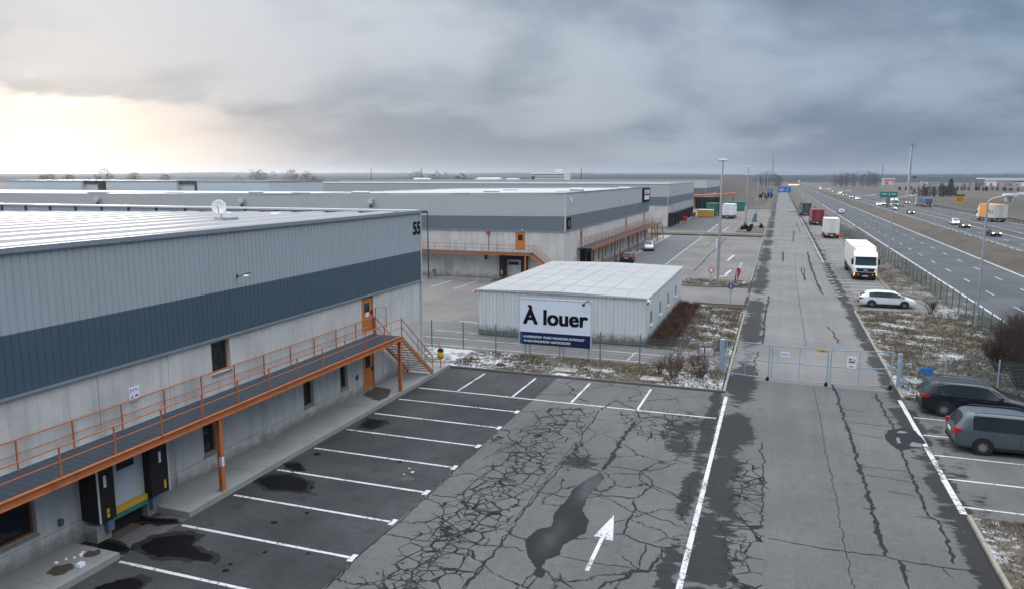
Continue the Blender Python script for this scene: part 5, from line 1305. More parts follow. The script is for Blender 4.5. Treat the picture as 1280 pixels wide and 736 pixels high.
for x, y in ((-19.45, 15.4), (-19.35, 15.55), (-19.6, 15.25), (-19.5, 15.75), (-19.7, 15.0), (-19.45, 15.62)):
    r = random.uniform(.04, .10); p.ring([[(x + r * math.cos(a), y + r * math.sin(a) * .7, .203) for a in (0, 1, 2.2, 3.3, 4.2, 5.2)], [(x + r * .6 * math.cos(a), y + r * .5 * math.sin(a), .203 + random.uniform(.015, .045)) for a in (0, 1, 2.2, 3.3, 4.2, 5.2)]])
p.build('scraps', 'litter', t_); MB().ring([[(-18.95, 15.0, .205), (-18.75, 15.0, .205), (-18.75, 15.2, .205), (-18.95, 15.2, .205)], [(-18.93, 15.02, .3), (-18.76, 15.03, .29), (-18.77, 15.19, .32), (-18.92, 15.18, .31)]]).build('carton', 'board', t_)
o_ = triangulated(struct(MB().sheet(rough_poly(arc(-19.2, 14.75, .33, 0, 330, 10), .1, .06), .204), 'stain_patch', 'stain'))
o_ = triangulated(struct(MB().sheet(rough_poly(arc(-19.15, 15.8, .22, 0, 330, 10), .1, .06), .204), 'stain_patch', 'stain'))
# far buildings to the right
def far_building(label, name, cat, x, y, w_, d_, h, m, roof_m, parts=()):
    t_ = thing(name, label, cat, (x, y, 0)); MB().box(x, y, -.1, x + w_, y + d_, h).build('wall', m, t_); MB().box(x - 1, y - 1, h, x + w_ + 1, y + d_ + 1, h + 1.2).build('roof', roof_m, t_)
    for a, b_, c, e, mm, nm in parts: MB().box(x + a, y - .6, c, x + b_, y - .05, e).build(nm, mm, t_)
far_building('long white and red store on the right skyline', 'store', 'store', 255, 1150, 70, 40, 9.4, 'dark_steel', 'white', ((0, 14, 0, 6, 'white', 'entrance'), (14, 34, 0, 6, mat('pinkish', (.45, .3, .27), .7), 'shopfront'), (34, 46, 0, 5, 'white', 'shopfront'), (46, 62, 0, 7, 'red', 'shopfront'), (0, 70, 7.2, 9.3, 'white', 'fascia')))
far_building('white flat house on the right skyline by the tall mast', 'house', 'house', 146, 1250, 15, 12, 9, 'trim', 'white', ((1, 14, 5.5, 7, 'red', 'fascia'), (3, 6, 1, 4, 'slate_clad', 'window')))
far_building('small pale house right of the long store', 'house', 'house', 350, 1200, 14, 10, 7, 'trim', 'red', ((4, 8, 1, 4, 'slate_clad', 'window'),))
far_building('pale shed with an orange roof at the right edge of the skyline', 'shed', 'shed', 380, 1180, 20, 10, 8, 'trim', 'orange', ((4, 8, 1, 4, 'slate_clad', 'door'),))
far_building('low building with a grey roof between the tall mast and the store', 'shed', 'shed', 205, 1300, 24, 10, 6, 'steel', 'slate_clad', ((3, 8, 1, 4, 'white', 'door'),))
far_building('long white and orange lit station where the motorway bends', 'filling_station', 'filling station', 12, 1150, 15, 12, 3.4, 'trim', 'orange', ((0, 15, .5, 1.4, 'headlight_far', 'lit_front'), (13, 15, 4, 7.5, 'white', 'sign_tower')))
far_building('tiny pale hut in the field at the right', 'hut', 'hut', 103, 420, 3, 3, 2.5, 'trim', 'white', ((1, 2, 0, 2, 'slate_clad', 'door'),))
t_ = thing('signal_lamp', 'small red signal lamp on a pole beside the far motorway', 'signal', (74.5, 600, 0)); MB().tube([(74.5, 600, 0), (74.5, 600, 8)], .12, 6).build('pole', 'steel', t_); MB().lathe([(.05, -.6), (.55, -.4), (.6, 0), (.55, .4), (.05, .6)], (74.5, 599.6, 8), 10).build('lens', 'lamp_red', t_)
# ---------------------------------------------------------------- vehicles (forward = +y, origin on the ground)
def wheel(parent, x, y, r, w_, side, spokes=5, dual=False):
    prof = [(r * .62, -w_ / 2), (r * .93, -w_ / 2), (r, -w_ * .32), (r, w_ * .32), (r * .93, w_ / 2), (r * .62, w_ / 2)]
    wt = MB().lathe(prof, (x, y, r), 24, 'x').build('wheel', 'tyre', parent, smooth=False, world=False)
    rm = MB(); xo = x + side * (w_ / 2 - .015)
    rm.lathe([(r * .64, -.02), (r * .64, .012), (r * .56, .012), (r * .54, -.01)], (xo, y, r), 24, 'x'); rm.lathe([(.01, .0), (r * .16, .0), (r * .14, side * .02), (.01, side * .02)], (xo, y, r), 12, 'x')
    for k in range(spokes):
        a = 2 * math.pi * k / spokes; p0 = Vector((xo, y + r * .1 * math.cos(a), r + r * .1 * math.sin(a))); p1 = Vector((xo, y + r * .58 * math.cos(a), r + r * .58 * math.sin(a)))
        rm.bar(p0, p1, .05 if spokes > 6 else .085, .02) if False else rm.tube([p0, p1], [r * .10, r * .07], 4)
    rm.lathe([(.01, -.06), (r * .6, -.06), (r * .6, -.05), (.01, -.05)] if side > 0 else [(.01, .06), (r * .6, .06), (r * .6, .05), (.01, .05)], (xo, y, r), 20, 'x')
    r_ = rm.build('rim', 'rim', wt, world=False); return wt
def subsurf(o, lv=2):
    md = o.modifiers.new('s', 'SUBSURF'); md.levels = lv; md.render_levels = lv
    bpy.context.view_layer.update()
    me = bpy.data.meshes.new_from_object(o.evaluated_get(bpy.context.evaluated_depsgraph_get()))
    o.modifiers.clear(); o.data = me; me.shade_smooth(); return o
def split_mat(o, idx, name, m, parent):
    bm = bmesh.new(); bm.from_mesh(o.data); b2 = bm.copy()
    bmesh.ops.delete(bm, geom=[f for f in bm.faces if f.material_index == idx], context='FACES')
    bmesh.ops.delete(b2, geom=[f for f in b2.faces if f.material_index != idx], context='FACES')
    for f in b2.faces: f.material_index = 0
    bm.to_mesh(o.data); me = bpy.data.meshes.new(name); b2.to_mesh(me); bm.free(); b2.free()
    me.materials.append(M[m]); me.shade_smooth(); n = bpy.data.objects.new(name, me); C.objects.link(n); n.parent = parent; return n
def car(label, cat, loc, rz_, m, st, wheels, r=.33, W=.91, rails=False, lights=False, far=False, group=None, name='car', trim=False, spokes=5):
    """st: stations (y, zlow, zbelt, ztop, wbelt, wtop, side glass?, top glass?); the flags hold for the span up to the next station."""
    t_ = thing(name, label, cat, loc, rz_, group)
    b = MB(); N = 16
    for (y, zl, zb, zt, wb, wt, sg, tg) in st:
        half = [(wb * .55, zl), (wb * .93, zl + .03), (wb * .995, zl + .16), (wb * 1.0, zl * .45 + zb * .55), (wb * .965, zb), (wt, zt - (.07 if zt - zb > .12 else .02)), (wt * .84, zt - .005), (wt * .35, zt + .012)]
        b.v += [(x, y, z) for x, z in half] + [(-x, y, z) for x, z in half[::-1]]
    fm = []
    for i in range(len(st) - 1):
        for k in range(N):
            k2 = (k + 1) % N; b.f.append((i * N + k, i * N + k2, (i + 1) * N + k2, (i + 1) * N + k))
            fm.append(1 if (st[i][6] and k in (4, 10)) else (2 if (st[i][7] and k in (6, 7, 8)) else 0))
    for e in (0, len(st) - 1):
        ids = [e * N + k for k in range(N)]
        for k in range(N // 2 - 1): b.f.append((ids[k], ids[k + 1], ids[N - 2 - k], ids[N - 1 - k])); fm.append(0)
    o = b.build('body', [m, 'car_glass', 'car_glass'], t_, world=False)
    for f, q in zip(o.data.polygons, fm): f.material_index = q
    bm = bmesh.new(); bm.from_mesh(o.data); bmesh.ops.recalc_face_normals(bm, faces=bm.faces[:])
    cl = bm.edges.layers.float.get('crease_edge') or bm.edges.layers.float.new('crease_edge')
    for e in bm.edges:
        if len({f.material_index for f in e.link_faces}) > 1: e[cl] = 1.0
        ks = [v.index % N for v in e.verts]
        if ks[0] == ks[1] and ks[0] in (4, 11): e[cl] = max(e[cl], .7)
        if ks[0] == ks[1] and ks[0] in (5, 10): e[cl] = max(e[cl], .35)
        if ks[0] == ks[1] and ks[0] in (3, 12): e[cl] = max(e[cl], .3)
        if ks[0] == ks[1] and ks[0] in (1, 14): e[cl] = .5
    cv = bm.verts.layers.float.get('crease_vert') or bm.verts.layers.float.new('crease_vert')
    for v in bm.verts:
        q = [f.material_index for f in v.link_faces]
        if q.count(1) == 1 and len(q) > 2: v[cv] = .9
    bm.to_mesh(o.data); bm.free()
    subsurf(o, 1 if far else 2)
    split_mat(o, 1, 'side_windows', 'car_glass', t_); split_mat(o, 2, 'windscreens', 'car_glass', t_)
    while len(o.data.materials) > 1: o.data.materials.pop()
    for y in wheels:
        for s in (-1, 1):
            ar = MB(); ar.lathe([(.02, 0), (r * 1.14, 0), (r * 1.2, s * .004), (r * 1.17, s * .012), (.02, s * .012)], (s * (W + .0), y, r * 1.04), 24, 'x')
            ar.build('wheel_arch', 'black', t_, world=False)
    for y in wheels:
        for s in (-1, 1):
            wheel(t_, s * (W - .085), y, r, .22, s, spokes)
    y0, y1 = st[0][0], st[-1][0]; zt_ = st[2][2]
    if not far:
        for s in (-1, 1):
            MB().box(s * (W - .01) - .018, wheels[0] + r * 1.25, .25, s * (W - .01) + .018, wheels[1] - r * 1.25, .37).build('sill_trim', 'black', t_, world=False)
        MB().ring([[(-W * .74, y0 - .045, .36), (W * .74, y0 - .045, .36), (W * .74, y0 - .045, .50), (-W * .74, y0 - .045, .50)], [(-W * .86, y0 + .12, .36), (W * .86, y0 + .12, .36), (W * .86, y0 + .12, .50), (-W * .86, y0 + .12, .50)]]).build('bumper_trim', 'black', t_, world=False)
        MB().tube([(0, y0 + .07, zt_ + .08), (.42, y0 + .10, zt_ + .13)], .014, 5).build('rear_wiper', 'black', t_, world=False)
    return t_
# estate profile, length about 4.8
def est(L=2.4, H=1.62, W=.92, zb=1.0, hood=1.0, drop=0):
    return [(-L + .02, .46, .66, .72, W * .72, W * .70, 0, 0), (-L, .36, .74, .84, W * .90, W * .82, 0, 0), (-L + .06, .28, zb, zb + .05, W * .97, W * .86, 0, 1), (-L + .36 + drop, .24, zb + .02, H - .13 - drop, W * .99, W * .76, 0, 0),
            (-L + .52 + drop, .23, zb + .02, H - .03 - drop * .6, W, W * .76, 0, 0), (-L + .66 + drop, .22, zb + .02, H - drop * .45, W, W * .77, 1, 0), (-L + 1.38, .22, zb + .01, H + .01, W, W * .785, 1, 0), (-L + 1.46, .22, zb + .01, H + .01, W, W * .785, 1, 0), (-L + 2.38, .22, zb, H, W, W * .785, 1, 0), (-L + 2.46, .22, zb, H, W, W * .785, 1, 0),
            (-L + 2.98, .22, zb - .01, H - .07, W, W * .76, 1, 1), (-L + 3.72, .22, zb - .02, hood + .06, W, W * .80, 0, 0), (-L + 3.86, .22, zb - .04, hood + .01, W, W * .82, 0, 0), (L - .45, .23, zb - .14, hood - .06, W * .97, W * .8, 0, 0), (L - .14, .27, zb - .28, hood - .2, W * .88, W * .72, 0, 0), (L - .02, .32, .60, .68, W * .76, W * .62, 0, 0), (L + .01, .40, .52, .56, W * .68, W * .5, 0, 0)]
def taillamps(t_, y, x, z, w_=.2, h_=.16, d_=.34):
    y -= .05; x += .035; h_ *= 1.25
    for s in (-1, 1):
        p = MB(); p.ring([[(s * (x - w_), y - .035, z - h_ / 2), (s * (x - .05), y - .02, z - h_ / 2), (s * (x + .012), y + .06, z - h_ / 2), (s * (x + .008), y + d_, z - h_ / 4), (s * (x - w_), y + d_, z - h_ / 4)],
                          [(s * (x - w_ * .9), y - .02, z + h_ / 2), (s * (x - .07), y - .0, z + h_ / 2), (s * (x - .0), y + .07, z + h_ / 2), (s * (x - .002), y + d_, z + h_ * .42), (s * (x - w_), y + d_, z + h_ * .42)]]); p.build('tail_lamp', 'tail', t_, world=False)
def plate_at(t_, y, z, d=-1):
    MB().box(-.26, min(y, y + d * .015), z - .06, .26, max(y, y + d * .015), z + .06).build('number_plate', 'plate', t_, world=False)
def headlamps(t_, y, x, z, m='lampglass'):
    for s in (-1, 1):
        p = MB(); p.ring([[(s * (x - .3), y + .03, z - .06), (s * (x), y - .1, z - .05), (s * (x + .015), y - .3, z - .02), (s * (x - .3), y - .3, z)], [(s * (x - .28), y - .0, z + .06), (s * (x - .02), y - .12, z + .07), (s * (x - .01), y - .34, z + .07), (s * (x - .3), y - .34, z + .07)]]); p.build('headlight', m, t_, world=False)
def fittings(t_, m, L, W, H, zb, rails=True, wmir=None):
    mi = -L + 3.35
    for s in (-1, 1):
        MB().ring([[(s * (W - .02), mi - .05, zb + .03), (s * (W + .16), mi - .07, zb + .04), (s * (W + .16), mi - .07, zb + .19), (s * (W - .0), mi - .05, zb + .17)], [(s * (W - .02), mi + .05, zb + .03), (s * (W + .14), mi + .06, zb + .06), (s * (W + .14), mi + .06, zb + .17), (s * (W - .0), mi + .05, zb + .15)]]).build('mirror', m, t_, world=False)
        for yy in (-L + 1.62, -L + 2.62): MB().tube([(s * (W + .012), yy, zb - .10), (s * (W + .02), yy + .2, zb - .10)], .017, 6).build('door_handle', m, t_, world=False)
        if rails: MB().tube([(s * W * .66, -L + .75, H - .0), (s * W * .67, -L + .9, H + .05), (s * W * .67, -L + 2.6, H + .05), (s * W * .66, -L + 2.9, H - .05)], .018, 6).build('roof_rail', 'dark_steel', t_, world=False)
        p = MB()
        for yy in (-L + 1.42, -L + 2.42, -L + 3.5): p.box(s * (W * 1.0) - .004, yy - .004, .34, s * (W * 1.0) + .004, yy + .004, zb - .02)
        p.build('door_seams', 'black', t_, world=False)
cb = car('black estate car parked nose away beside the verge', 'car', (9.55, 40.95, 0), rad(-92), 'p_black', est(2.42, 1.66, .94, 1.04, 1.08), (-1.42, 1.42), .36, .94, spokes=10)
taillamps(cb, -2.36, .87, .97, .16, .11, .36); plate_at(cb, -2.43, .80); fittings(cb, 'p_black', 2.42, .94, 1.66, 1.04); headlamps(cb, 2.32, .84, .78)
p = MB()
for s in (-1, 1): p.tube([(s * .905, 1.0, 1.06), (s * .78, .35, 1.56), (s * .735, -.3, 1.635), (s * .735, -1.2, 1.635), (s * .76, -1.72, 1.50), (s * .90, -1.45, 1.07)], .012, 5)
p.build('window_trim', 'rim', cb, world=False)
cg = car('grey people carrier parked in front of the black estate car', 'car', (9.85, 35.75, 0), rad(-89), 'p_grey', est(2.34, 1.70, .93, 1.03, 1.05), (-1.28, 1.40), .345, .93, spokes=12)
taillamps(cg, -2.30, .86, .98, .22, .16, .24); plate_at(cg, -2.36, .82); fittings(cg, 'p_grey', 2.34, .93, 1.70, 1.03); headlamps(cg, 2.24, .83, .78)
cw_ = car('white hatchback parked across the road behind the gate', 'car', (9.6, 73.9, 0), rad(-89), 'p_white', est(2.3, 1.47, .89, .93, .92, .12), (-1.3, 1.35), .325, .89, spokes=6)
taillamps(cw_, -2.26, .82, .82, .22, .14, .3); plate_at(cw_, -2.32, .72); fittings(cw_, 'p_white', 2.3, .89, 1.46, .90, False); headlamps(cw_, 2.2, .78, .68)
c1 = car('silver estate car parked nose to the second warehouse side', 'car', (-20.4, 119, .0), rad(0), 'p_silver', est(2.2, 1.5, .88, .92, .95), (-1.25, 1.3), .32, .88)
taillamps(c1, -2.16, .82, .84); plate_at(c1, -2.22, .74); fittings(c1, 'p_silver', 2.2, .88, 1.5, .92, False)
c1.location = (-19.2, 119.5, 0); c1.rotation_euler.z = rad(180 + 8); headlamps(c1, 2.1, .78, .68)
c2 = car('dark red car parked under the long walkway', 'car', (-19.2, 101.8, 0), rad(6), mat('dark_red_paint', (.09, .008, .022), .32, .3, coat=.7), est(2.0, 1.5, .86, .92, .93), (-1.15, 1.2), .31, .86)
taillamps(c2, -1.96, .80, .84); plate_at(c2, -2.02, .74); fittings(c2, 'p_silver', 2.0, .86, 1.5, .92, False)
t_ = thing('motor_scooter', 'dark scooter parked before the dark red car', 'scooter', (-19.8, 97.6, 0), rad(20))
for y in (-.6, .6): MB().lathe([(.14, -.06), (.28, -.05), (.28, .05), (.14, .06)], (0, y, .28), 14, 'x').build('wheel', 'tyre', t_, world=False)
MB().ring([[(-.15, -.7, .5), (.15, -.7, .5), (.13, -.6, .85), (-.13, -.6, .85)], [(-.2, -.1, .35), (.2, -.1, .35), (.18, -.1, .8), (-.18, -.1, .8)]]).build('body', 'blue_grey', t_, world=False); MB().ring([[(-.18, .3, .25), (.18, .3, .25), (.18, .35, .9), (-.18, .35, .9)], [(-.12, .5, .4), (.12, .5, .4), (.12, .5, .95), (-.12, .5, .95)]]).build('leg_shield', 'blue_grey', t_, world=False)
MB().tube([(0, .58, .3), (0, .42, 1.05), (-.3, .38, 1.1), (.3, .38, 1.1)], .025, 6).build('handlebar', 'dark_steel', t_, world=False)
# trucks
def truck(label, loc, rz_, body_m, cab_m, L=8.5, W=2.5, H=3.7, lamps='lamp_red', name='box_truck', cat='truck', emblem=False, rear_m=None, axles=2, far=False, skirt=True, group=None, cab_h=2.85):
    t_ = thing(name, label, cat, loc, rz_, group); h = W / 2; y0 = -L / 2; y1 = L / 2; yc = y1 - 2.1
    p = MB(); p.ring([[(-h, y0, 1.02), (h, y0, 1.02), (h, y0, H - .04), (h - .04, y0, H), (-h + .04, y0, H), (-h, y0, H - .04)], [(-h, yc - .12, 1.02), (h, yc - .12, 1.02), (h, yc - .12, H - .04), (h - .04, yc - .12, H), (-h + .04, yc - .12, H), (-h, yc - .12, H - .04)]])
    bx_ = p.build('cargo_box', body_m, t_, world=False)
    p = MB()
    for x0, x1 in ((-h + .06, -.015), (.015, h - .06)): p.box(x0, y0 - .03, 1.12, x1, y0 - .003, H - .1)
    dr = p.build('rear_door', rear_m or body_m, t_, world=False)
    p = MB()
    for x in (-.42, -.12, .12, .42): p.tube([(x, y0 - .05, 1.12), (x, y0 - .05, H - .12)], .018, 5)
    p.build('lock_rods', 'steel', dr, world=False)
    p = MB()
    for s in (-1, 1):
        p.box(s * (h - .03) - .035, y0 - .035, 1.03, s * (h - .03) + .035, y0 - .002, H - .02); p.box(s * h - .006, y0 + .02, 1.0, s * h + .006, yc - .15, 1.1)
    p.box(-h, y0 - .035, H - .09, h, y0 - .002, H + .004); p.build('edge_frame', 'trim', bx_, world=False)
    p = MB(); p.box(-.45, y0 + .15, .62, -.32, y1 - .4, .95); p.box(.32, y0 + .15, .62, .45, y1 - .4, .95)
    k = y0 + .5
    while k < yc: p.box(-h + .05, k, .955, h - .05, k + .1, 1.015); k += .8
    p.build('chassis', 'black', t_, world=False)
    p = MB(); p.box(-h + .05, y0 - .02, .48, h - .05, y0 + .1, .68); p.box(-h + .04, y0 - .02, .78, h - .04, y0 + .06, .98); p.build('rear_bumper', 'dark_steel', t_, world=False)
    for s in (-1, 1): MB().box(s * (h - .3) - .2, y0 - .035, .80, s * (h - .3) + .2, y0 - .022, .94).build('tail_lamp', lamps, t_, world=False)
    MB().box(-.26, y0 - .036, .52, .26, y0 - .022, .64).build('number_plate', 'plate', t_, world=False)
    wy = [y1 - 1.25, y0 + 1.9] + ([y0 + 3.1] if axles > 2 else []) + ([y1 - 2.6] if axles > 3 else [])
    for y in wy:
        for s in (-1, 1): wheel(t_, s * (h - .19), y, .48, .32 if y > 0 else .5, s, 8)
    # cab
    cab = MB(); ch = cab_h; w2 = h - .03
    prof = [(yc, .55), (yc, ch + .35), (yc + .7, ch + .42), (y1 - .75, ch + .22), (y1 - .42, ch - .05), (y1 - .16, 1.62), (y1 - .03, 1.45), (y1, .9), (y1 - .02, .42), (y1 - .55, .38)]
    rings = []
    for x, sc in ((-w2, .97), (-w2 + .06, 1), (w2 - .06, 1), (w2, .97)):
        rings.append([(x, yc + (y - yc) * sc, z if z < 1 else .55 + (z - .55) * (.99 if sc < 1 else 1)) for y, z in prof])
    cb_ = cab.ring(rings).build('cab', cab_m, t_, world=False)
    if H - .1 > ch + .45: MB().ring([[(-w2 + .08, yc + .02, ch + .3), (w2 - .08, yc + .02, ch + .3), (w2 - .12, yc + .02, H - .08), (-w2 + .12, yc + .02, H - .08)], [(-w2 + .1, y1 - .68, ch + .14), (w2 - .1, y1 - .68, ch + .14), (w2 - .3, y1 - 1.0, H - .25), (-w2 + .3, y1 - 1.0, H - .25)]]).build('roof_spoiler', cab_m, cb_, world=False)
    nrm = Vector((0, 1.62 - (ch - .05), 0)); a0, a1 = Vector((0, y1 - .17, 1.66)), Vector((0, y1 - .415, ch - .1)); dn = (a1 - a0).normalized(); out = Vector((0, dn.z, -dn.y)) * .02
    p = MB(); q = []
    for f, x in ((.02, w2 - .12), (.97, w2 - .17)): c = a0.lerp(a1, f) + out; q.append((c, x))
    p.ring([[Vector((-q[0][1], 0, 0)) + q[0][0], Vector((q[0][1], 0, 0)) + q[0][0], Vector((q[1][1], 0, 0)) + q[1][0], Vector((-q[1][1], 0, 0)) + q[1][0]], [Vector((-q[0][1], 0, 0)) + q[0][0] - out * 2, Vector((q[0][1], 0, 0)) + q[0][0] - out * 2, Vector((q[1][1], 0, 0)) + q[1][0] - out * 2, Vector((-q[1][1], 0, 0)) + q[1][0] - out * 2]])
    ws = p.build('windscreen', 'screen_glass', cb_, world=False)
    p = MB(); c0 = a0 + out * 1.3
    for xx in (-.7, .1): p.tube([(xx, c0.y + .01, c0.z + .03), (xx + .75, c0.y - .02, c0.z + .16)], .014, 5)
    p.build('wipers', 'black', ws, world=False)
    p = MB(); p.box(-w2 + .1, y1 - .5, ch - .1, w2 - .1, y1 - .12, ch - .04); p.build('sun_visor', cab_m, cb_, world=False)
    p = MB(); p.ring([[(-w2 + .22, y1 - .005, 1.36), (w2 - .22, y1 - .005, 1.36), (w2 - .38, y1 + .012, .98), (-w2 + .38, y1 + .012, .98)], [(-w2 + .22, y1 - .05, 1.36), (w2 - .22, y1 - .05, 1.36), (w2 - .38, y1 - .03, .98), (-w2 + .38, y1 - .03, .98)]]); gr = p.build('grille', 'black', cb_, world=False)
    p = MB()
    for zz in (1.06, 1.15, 1.24): p.box(-w2 + .4, y1 + .002, zz, w2 - .4, y1 + .02, zz + .025)
    p.build('slats', 'dark_steel', gr, world=False)
    if emblem: MB().ring([[(-.28, y1 + .022, 1.13), (-.12, y1 + .022, 1.08), (.12, y1 + .022, 1.08), (.28, y1 + .022, 1.13), (.16, y1 + .022, 1.22), (0, y1 + .022, 1.30), (-.16, y1 + .022, 1.22)], [(-.28, y1 + .03, 1.13), (-.12, y1 + .03, 1.08), (.12, y1 + .03, 1.08), (.28, y1 + .03, 1.13), (.16, y1 + .03, 1.22), (0, y1 + .03, 1.30), (-.16, y1 + .03, 1.22)]]).build('emblem', 'steel', gr, world=False)
    p = MB(); p.ring([[(-w2 - .01, y1 - .6, .36), (w2 + .01, y1 - .6, .36), (w2 + .01, y1 - .6, .98), (-w2 - .01, y1 - .6, .98)], [(-w2 - .01, y1 - .12, .34), (w2 + .01, y1 - .12, .34), (w2 + .01, y1 - .12, .96), (-w2 - .01, y1 - .12, .96)], [(-w2 + .15, y1 + .05, .36), (w2 - .15, y1 + .05, .36), (w2 - .15, y1 + .05, .92), (-w2 + .15, y1 + .05, .92)]]); bu = p.build('front_bumper', 'black', cb_, world=False)
    for s in (-1, 1):
        MB().ring([[(s * (w2 - .5), y1 + .052, .66), (s * (w2 - .12), y1 + .04, .64), (s * (w2 - .02), y1 - .1, .66), (s * (w2 - .4), y1 - .1, .66)], [(s * (w2 - .46), y1 + .045, .84), (s * (w2 - .1), y1 + .035, .86), (s * (w2 - .01), y1 - .1, .86), (s * (w2 - .4), y1 - .1, .84)]]).build('headlight', 'lamp_amber' if emblem else 'lampglass', t_, world=False)
        mr = MB(); mr.box(s * (w2 + .16) - .1, y1 - .52, 1.75, s * (w2 + .16) + .1, y1 - .42, 2.4); mr.tube([(s * w2, y1 - .5, 2.35), (s * (w2 + .16), y1 - .47, 2.35)], .02, 5); mr.build('mirror', 'black', t_, world=False)
        x = s * (w2 + .006); MB().ring([[(x, yc + .95, 1.72), (x, y1 - .42, 1.72), (x, y1 - .62, ch - .12), (x, yc + .95, ch - .1)], [(x - s * .02, yc + .95, 1.72), (x - s * .02, y1 - .42, 1.72), (x - s * .02, y1 - .62, ch - .12), (x - s * .02, yc + .95, ch - .1)]]).build('side_window', 'car_glass', cb_, world=False)
    MB().box(-.27, y1 + .051, .46, .27, y1 + .06, .58).build('number_plate', 'plate', t_, world=False)
    if skirt:
        p = MB()
        for s in (-1, 1): p.box(s * (h - .08) - .02, y0 + 2.7, .5, s * (h - .08) + .02, yc - .5, .92)
        p.build('side_skirt', 'dark_steel', t_, world=False)
    return t_
GT = 'trucks parked along the access road'
tk = truck('white box truck facing the camera with amber lamps lit', (9.62, 98.6, 0), rad(180), 'offwhite', 'white', L=13.0, W=2.5, H=3.62, emblem=True, axles=4, group=GT, cab_h=2.75)
p = MB(); p.box(1.252, -6.4, 1.02, 1.262, -2.0, 1.2); p.build('orange_stripe', 'orange', tk, world=False)
truck('white box truck seen from behind, red tail lamps lit', (9.8, 158.6, 0), 0, 'offwhite', 'offwhite', L=9.2, W=2.6, H=3.75, group=GT)
truck('maroon box truck seen from behind between white and green ones', (9.0, 200.5, 0), rad(1.5), 'p_maroon', 'p_maroon', L=9.5, W=2.9, H=3.9, lamps='tail', rear_m='p_maroon', group=GT)
truck('dark green truck, farthest of the parked row', (7.9, 249.5, 0), rad(2), 'p_green', 'green', L=10.5, W=2.8, H=3.9, lamps='tail', rear_m='p_green', group=GT)
truck('white box truck backed in among the green containers', (-13.0, 222.5, 0), rad(-4), 'white', 'white', L=9.5, W=3.0, H=4.1, lamps='tail')
def container(label, x0, x1, y, m, h, d_, lid=None, name='container'):
    t_ = thing(name, label, 'container', ((x0 + x1) / 2, y, 0)); p = MB()
    relief(p, (0, y), (1, 0), (0, -1), x0, x1, .15, h, [(x0 + (x1 - x0) * k / 8, x0 + (x1 - x0) * (k + .45) / 8, .3, h - .2, .06) for k in range(8)]); p.box(x0, y + .1, .15, x1, y + d_, h - .002); p.build('body', m, t_)
    MB().box(x0 - .06, y - .06, h, x1 + .06, y + d_, h + .14).build('rim', lid or m, t_); q = MB()
    for x in (x0 + .3, x1 - .5): q.box(x, y + .1, 0, x + .2, y + d_ - .1, .148)
    q.build('skids', 'black', t_)
container('low yellow container beside the third warehouse', -22.2, -17.9, 225, 'yellow', 2.0, 5, 'trim')
container('tall green container left of the parked white truck', -18.9, -17.3, 230, 'green', 3.6, 4, 'dark_steel')
container('dark green container touching the white truck', -17.0, -15.2, 232, mat('deep_green', (.015, .09, .075), .5), 3.4, 4, 'dark_steel')
container('long green container behind the white truck', -16.5, -10.8, 270, 'green', 3.1, 6, 'green')
container('far green container between canopy and road', -23, -17.5, 262, 'green', 2.8, 4, 'green')
t_ = thing('barrier', 'low dark blue barrier arm beside the road at the third yard', 'barrier', (-5.4, 205, 0)); MB().ring([[(-6.4, 205, 0), (-5.2, 205, 0), (-5.2, 208, 0), (-6.4, 208, 0)], [(-5.9, 205.2, 2.0), (-5.2, 205.2, 2.3), (-5.2, 207.8, 2.3), (-5.9, 207.8, 2.0)]]).build('housing', 'blue_grey', t_); MB().box(-5.1, 205.5, 1.6, -1.8, 205.65, 1.75).build('arm', 'trim', t_)
for i, (x, y) in enumerate(((-22.8, 196), (-23.0, 219))):
    t_ = thing('pallet_stack', ('nearer', 'farther')[i] + ' red stack by the dock shelters of the third warehouse', 'pallet stack', (x, y, .5), 0, 'red stacks by the docks'); 
    for k in range(4): MB().box(x - .1, y - .8, .5 + k * .3, x + .9, y + .8, .72 + k * .3).build('pallet', 'red', t_)
# traffic
mt = truck('orange and white lorry on the far carriageway at the right edge', (53.9, 232.7, -.03), rad(5), 'p_orange', 'white', L=13.5, W=3.1, H=4.5, rear_m='trim', axles=4, lamps='tail')
p = MB(); p.box(-1.562, -6.72, 1.1, -1.553, -1.2, 4.45); p.build('white_side_panel', mat('printed_side', (.48, .42, .36), .55, 0, .5, .6), mt, world=False)
p = MB()
for k in range(6): p.box(-1.568, -5.8 + k * .75, 2.2 + .3 * math.sin(k * 2), -1.563, -5.4 + k * .75, 2.9 + .3 * math.cos(k * 1.7))
p.build('side_print', 'navy', mt, world=False)
truck('blue tarpaulin lorry with brake lamps on the far carriageway', (55.0, 341, -.03), rad(4), 'p_blue', 'white', L=16, W=2.7, H=3.4, lamps='taillit', axles=4)
truck('dark lorry on the second carriageway before the green gantry', (42.2, 330, -.03), rad(180), 'p_green', 'white', L=14, W=2.6, H=3.6, axles=4)
sed = est(2.2, 1.44, .87, .88, .9)
m0 = car('white car nearest on the second carriageway, headlights lit', 'car', (41.2, 211, -.03), rad(180), 'p_white', sed, (-1.25, 1.3), .32, .87, far=True, group='cars on the second carriageway')
taillamps(m0, -2.16, .8, .8); headlamps(m0, 2.12, .76, .66, 'headlight'); plate_at(m0, -2.2, .7)
GC = 'cars on the second carriageway'
def traf(x, y, rz_, m, lab, sc=1, src=None):
    c = dup(src or m0, (x + mwx(y), y, -.03), rz_, lab, (sc, sc, sc)); paint(c, 'body', m); c['group'] = GC; return c
traf(40.7, 198, rad(180), 'p_black', 'black car with lit headlights just behind the white one')
traf(40.6, 172, rad(182), 'p_black', 'dark car at the right edge of the second carriageway')
far_l = 'distant car with lit headlights in the queue on the motorway'
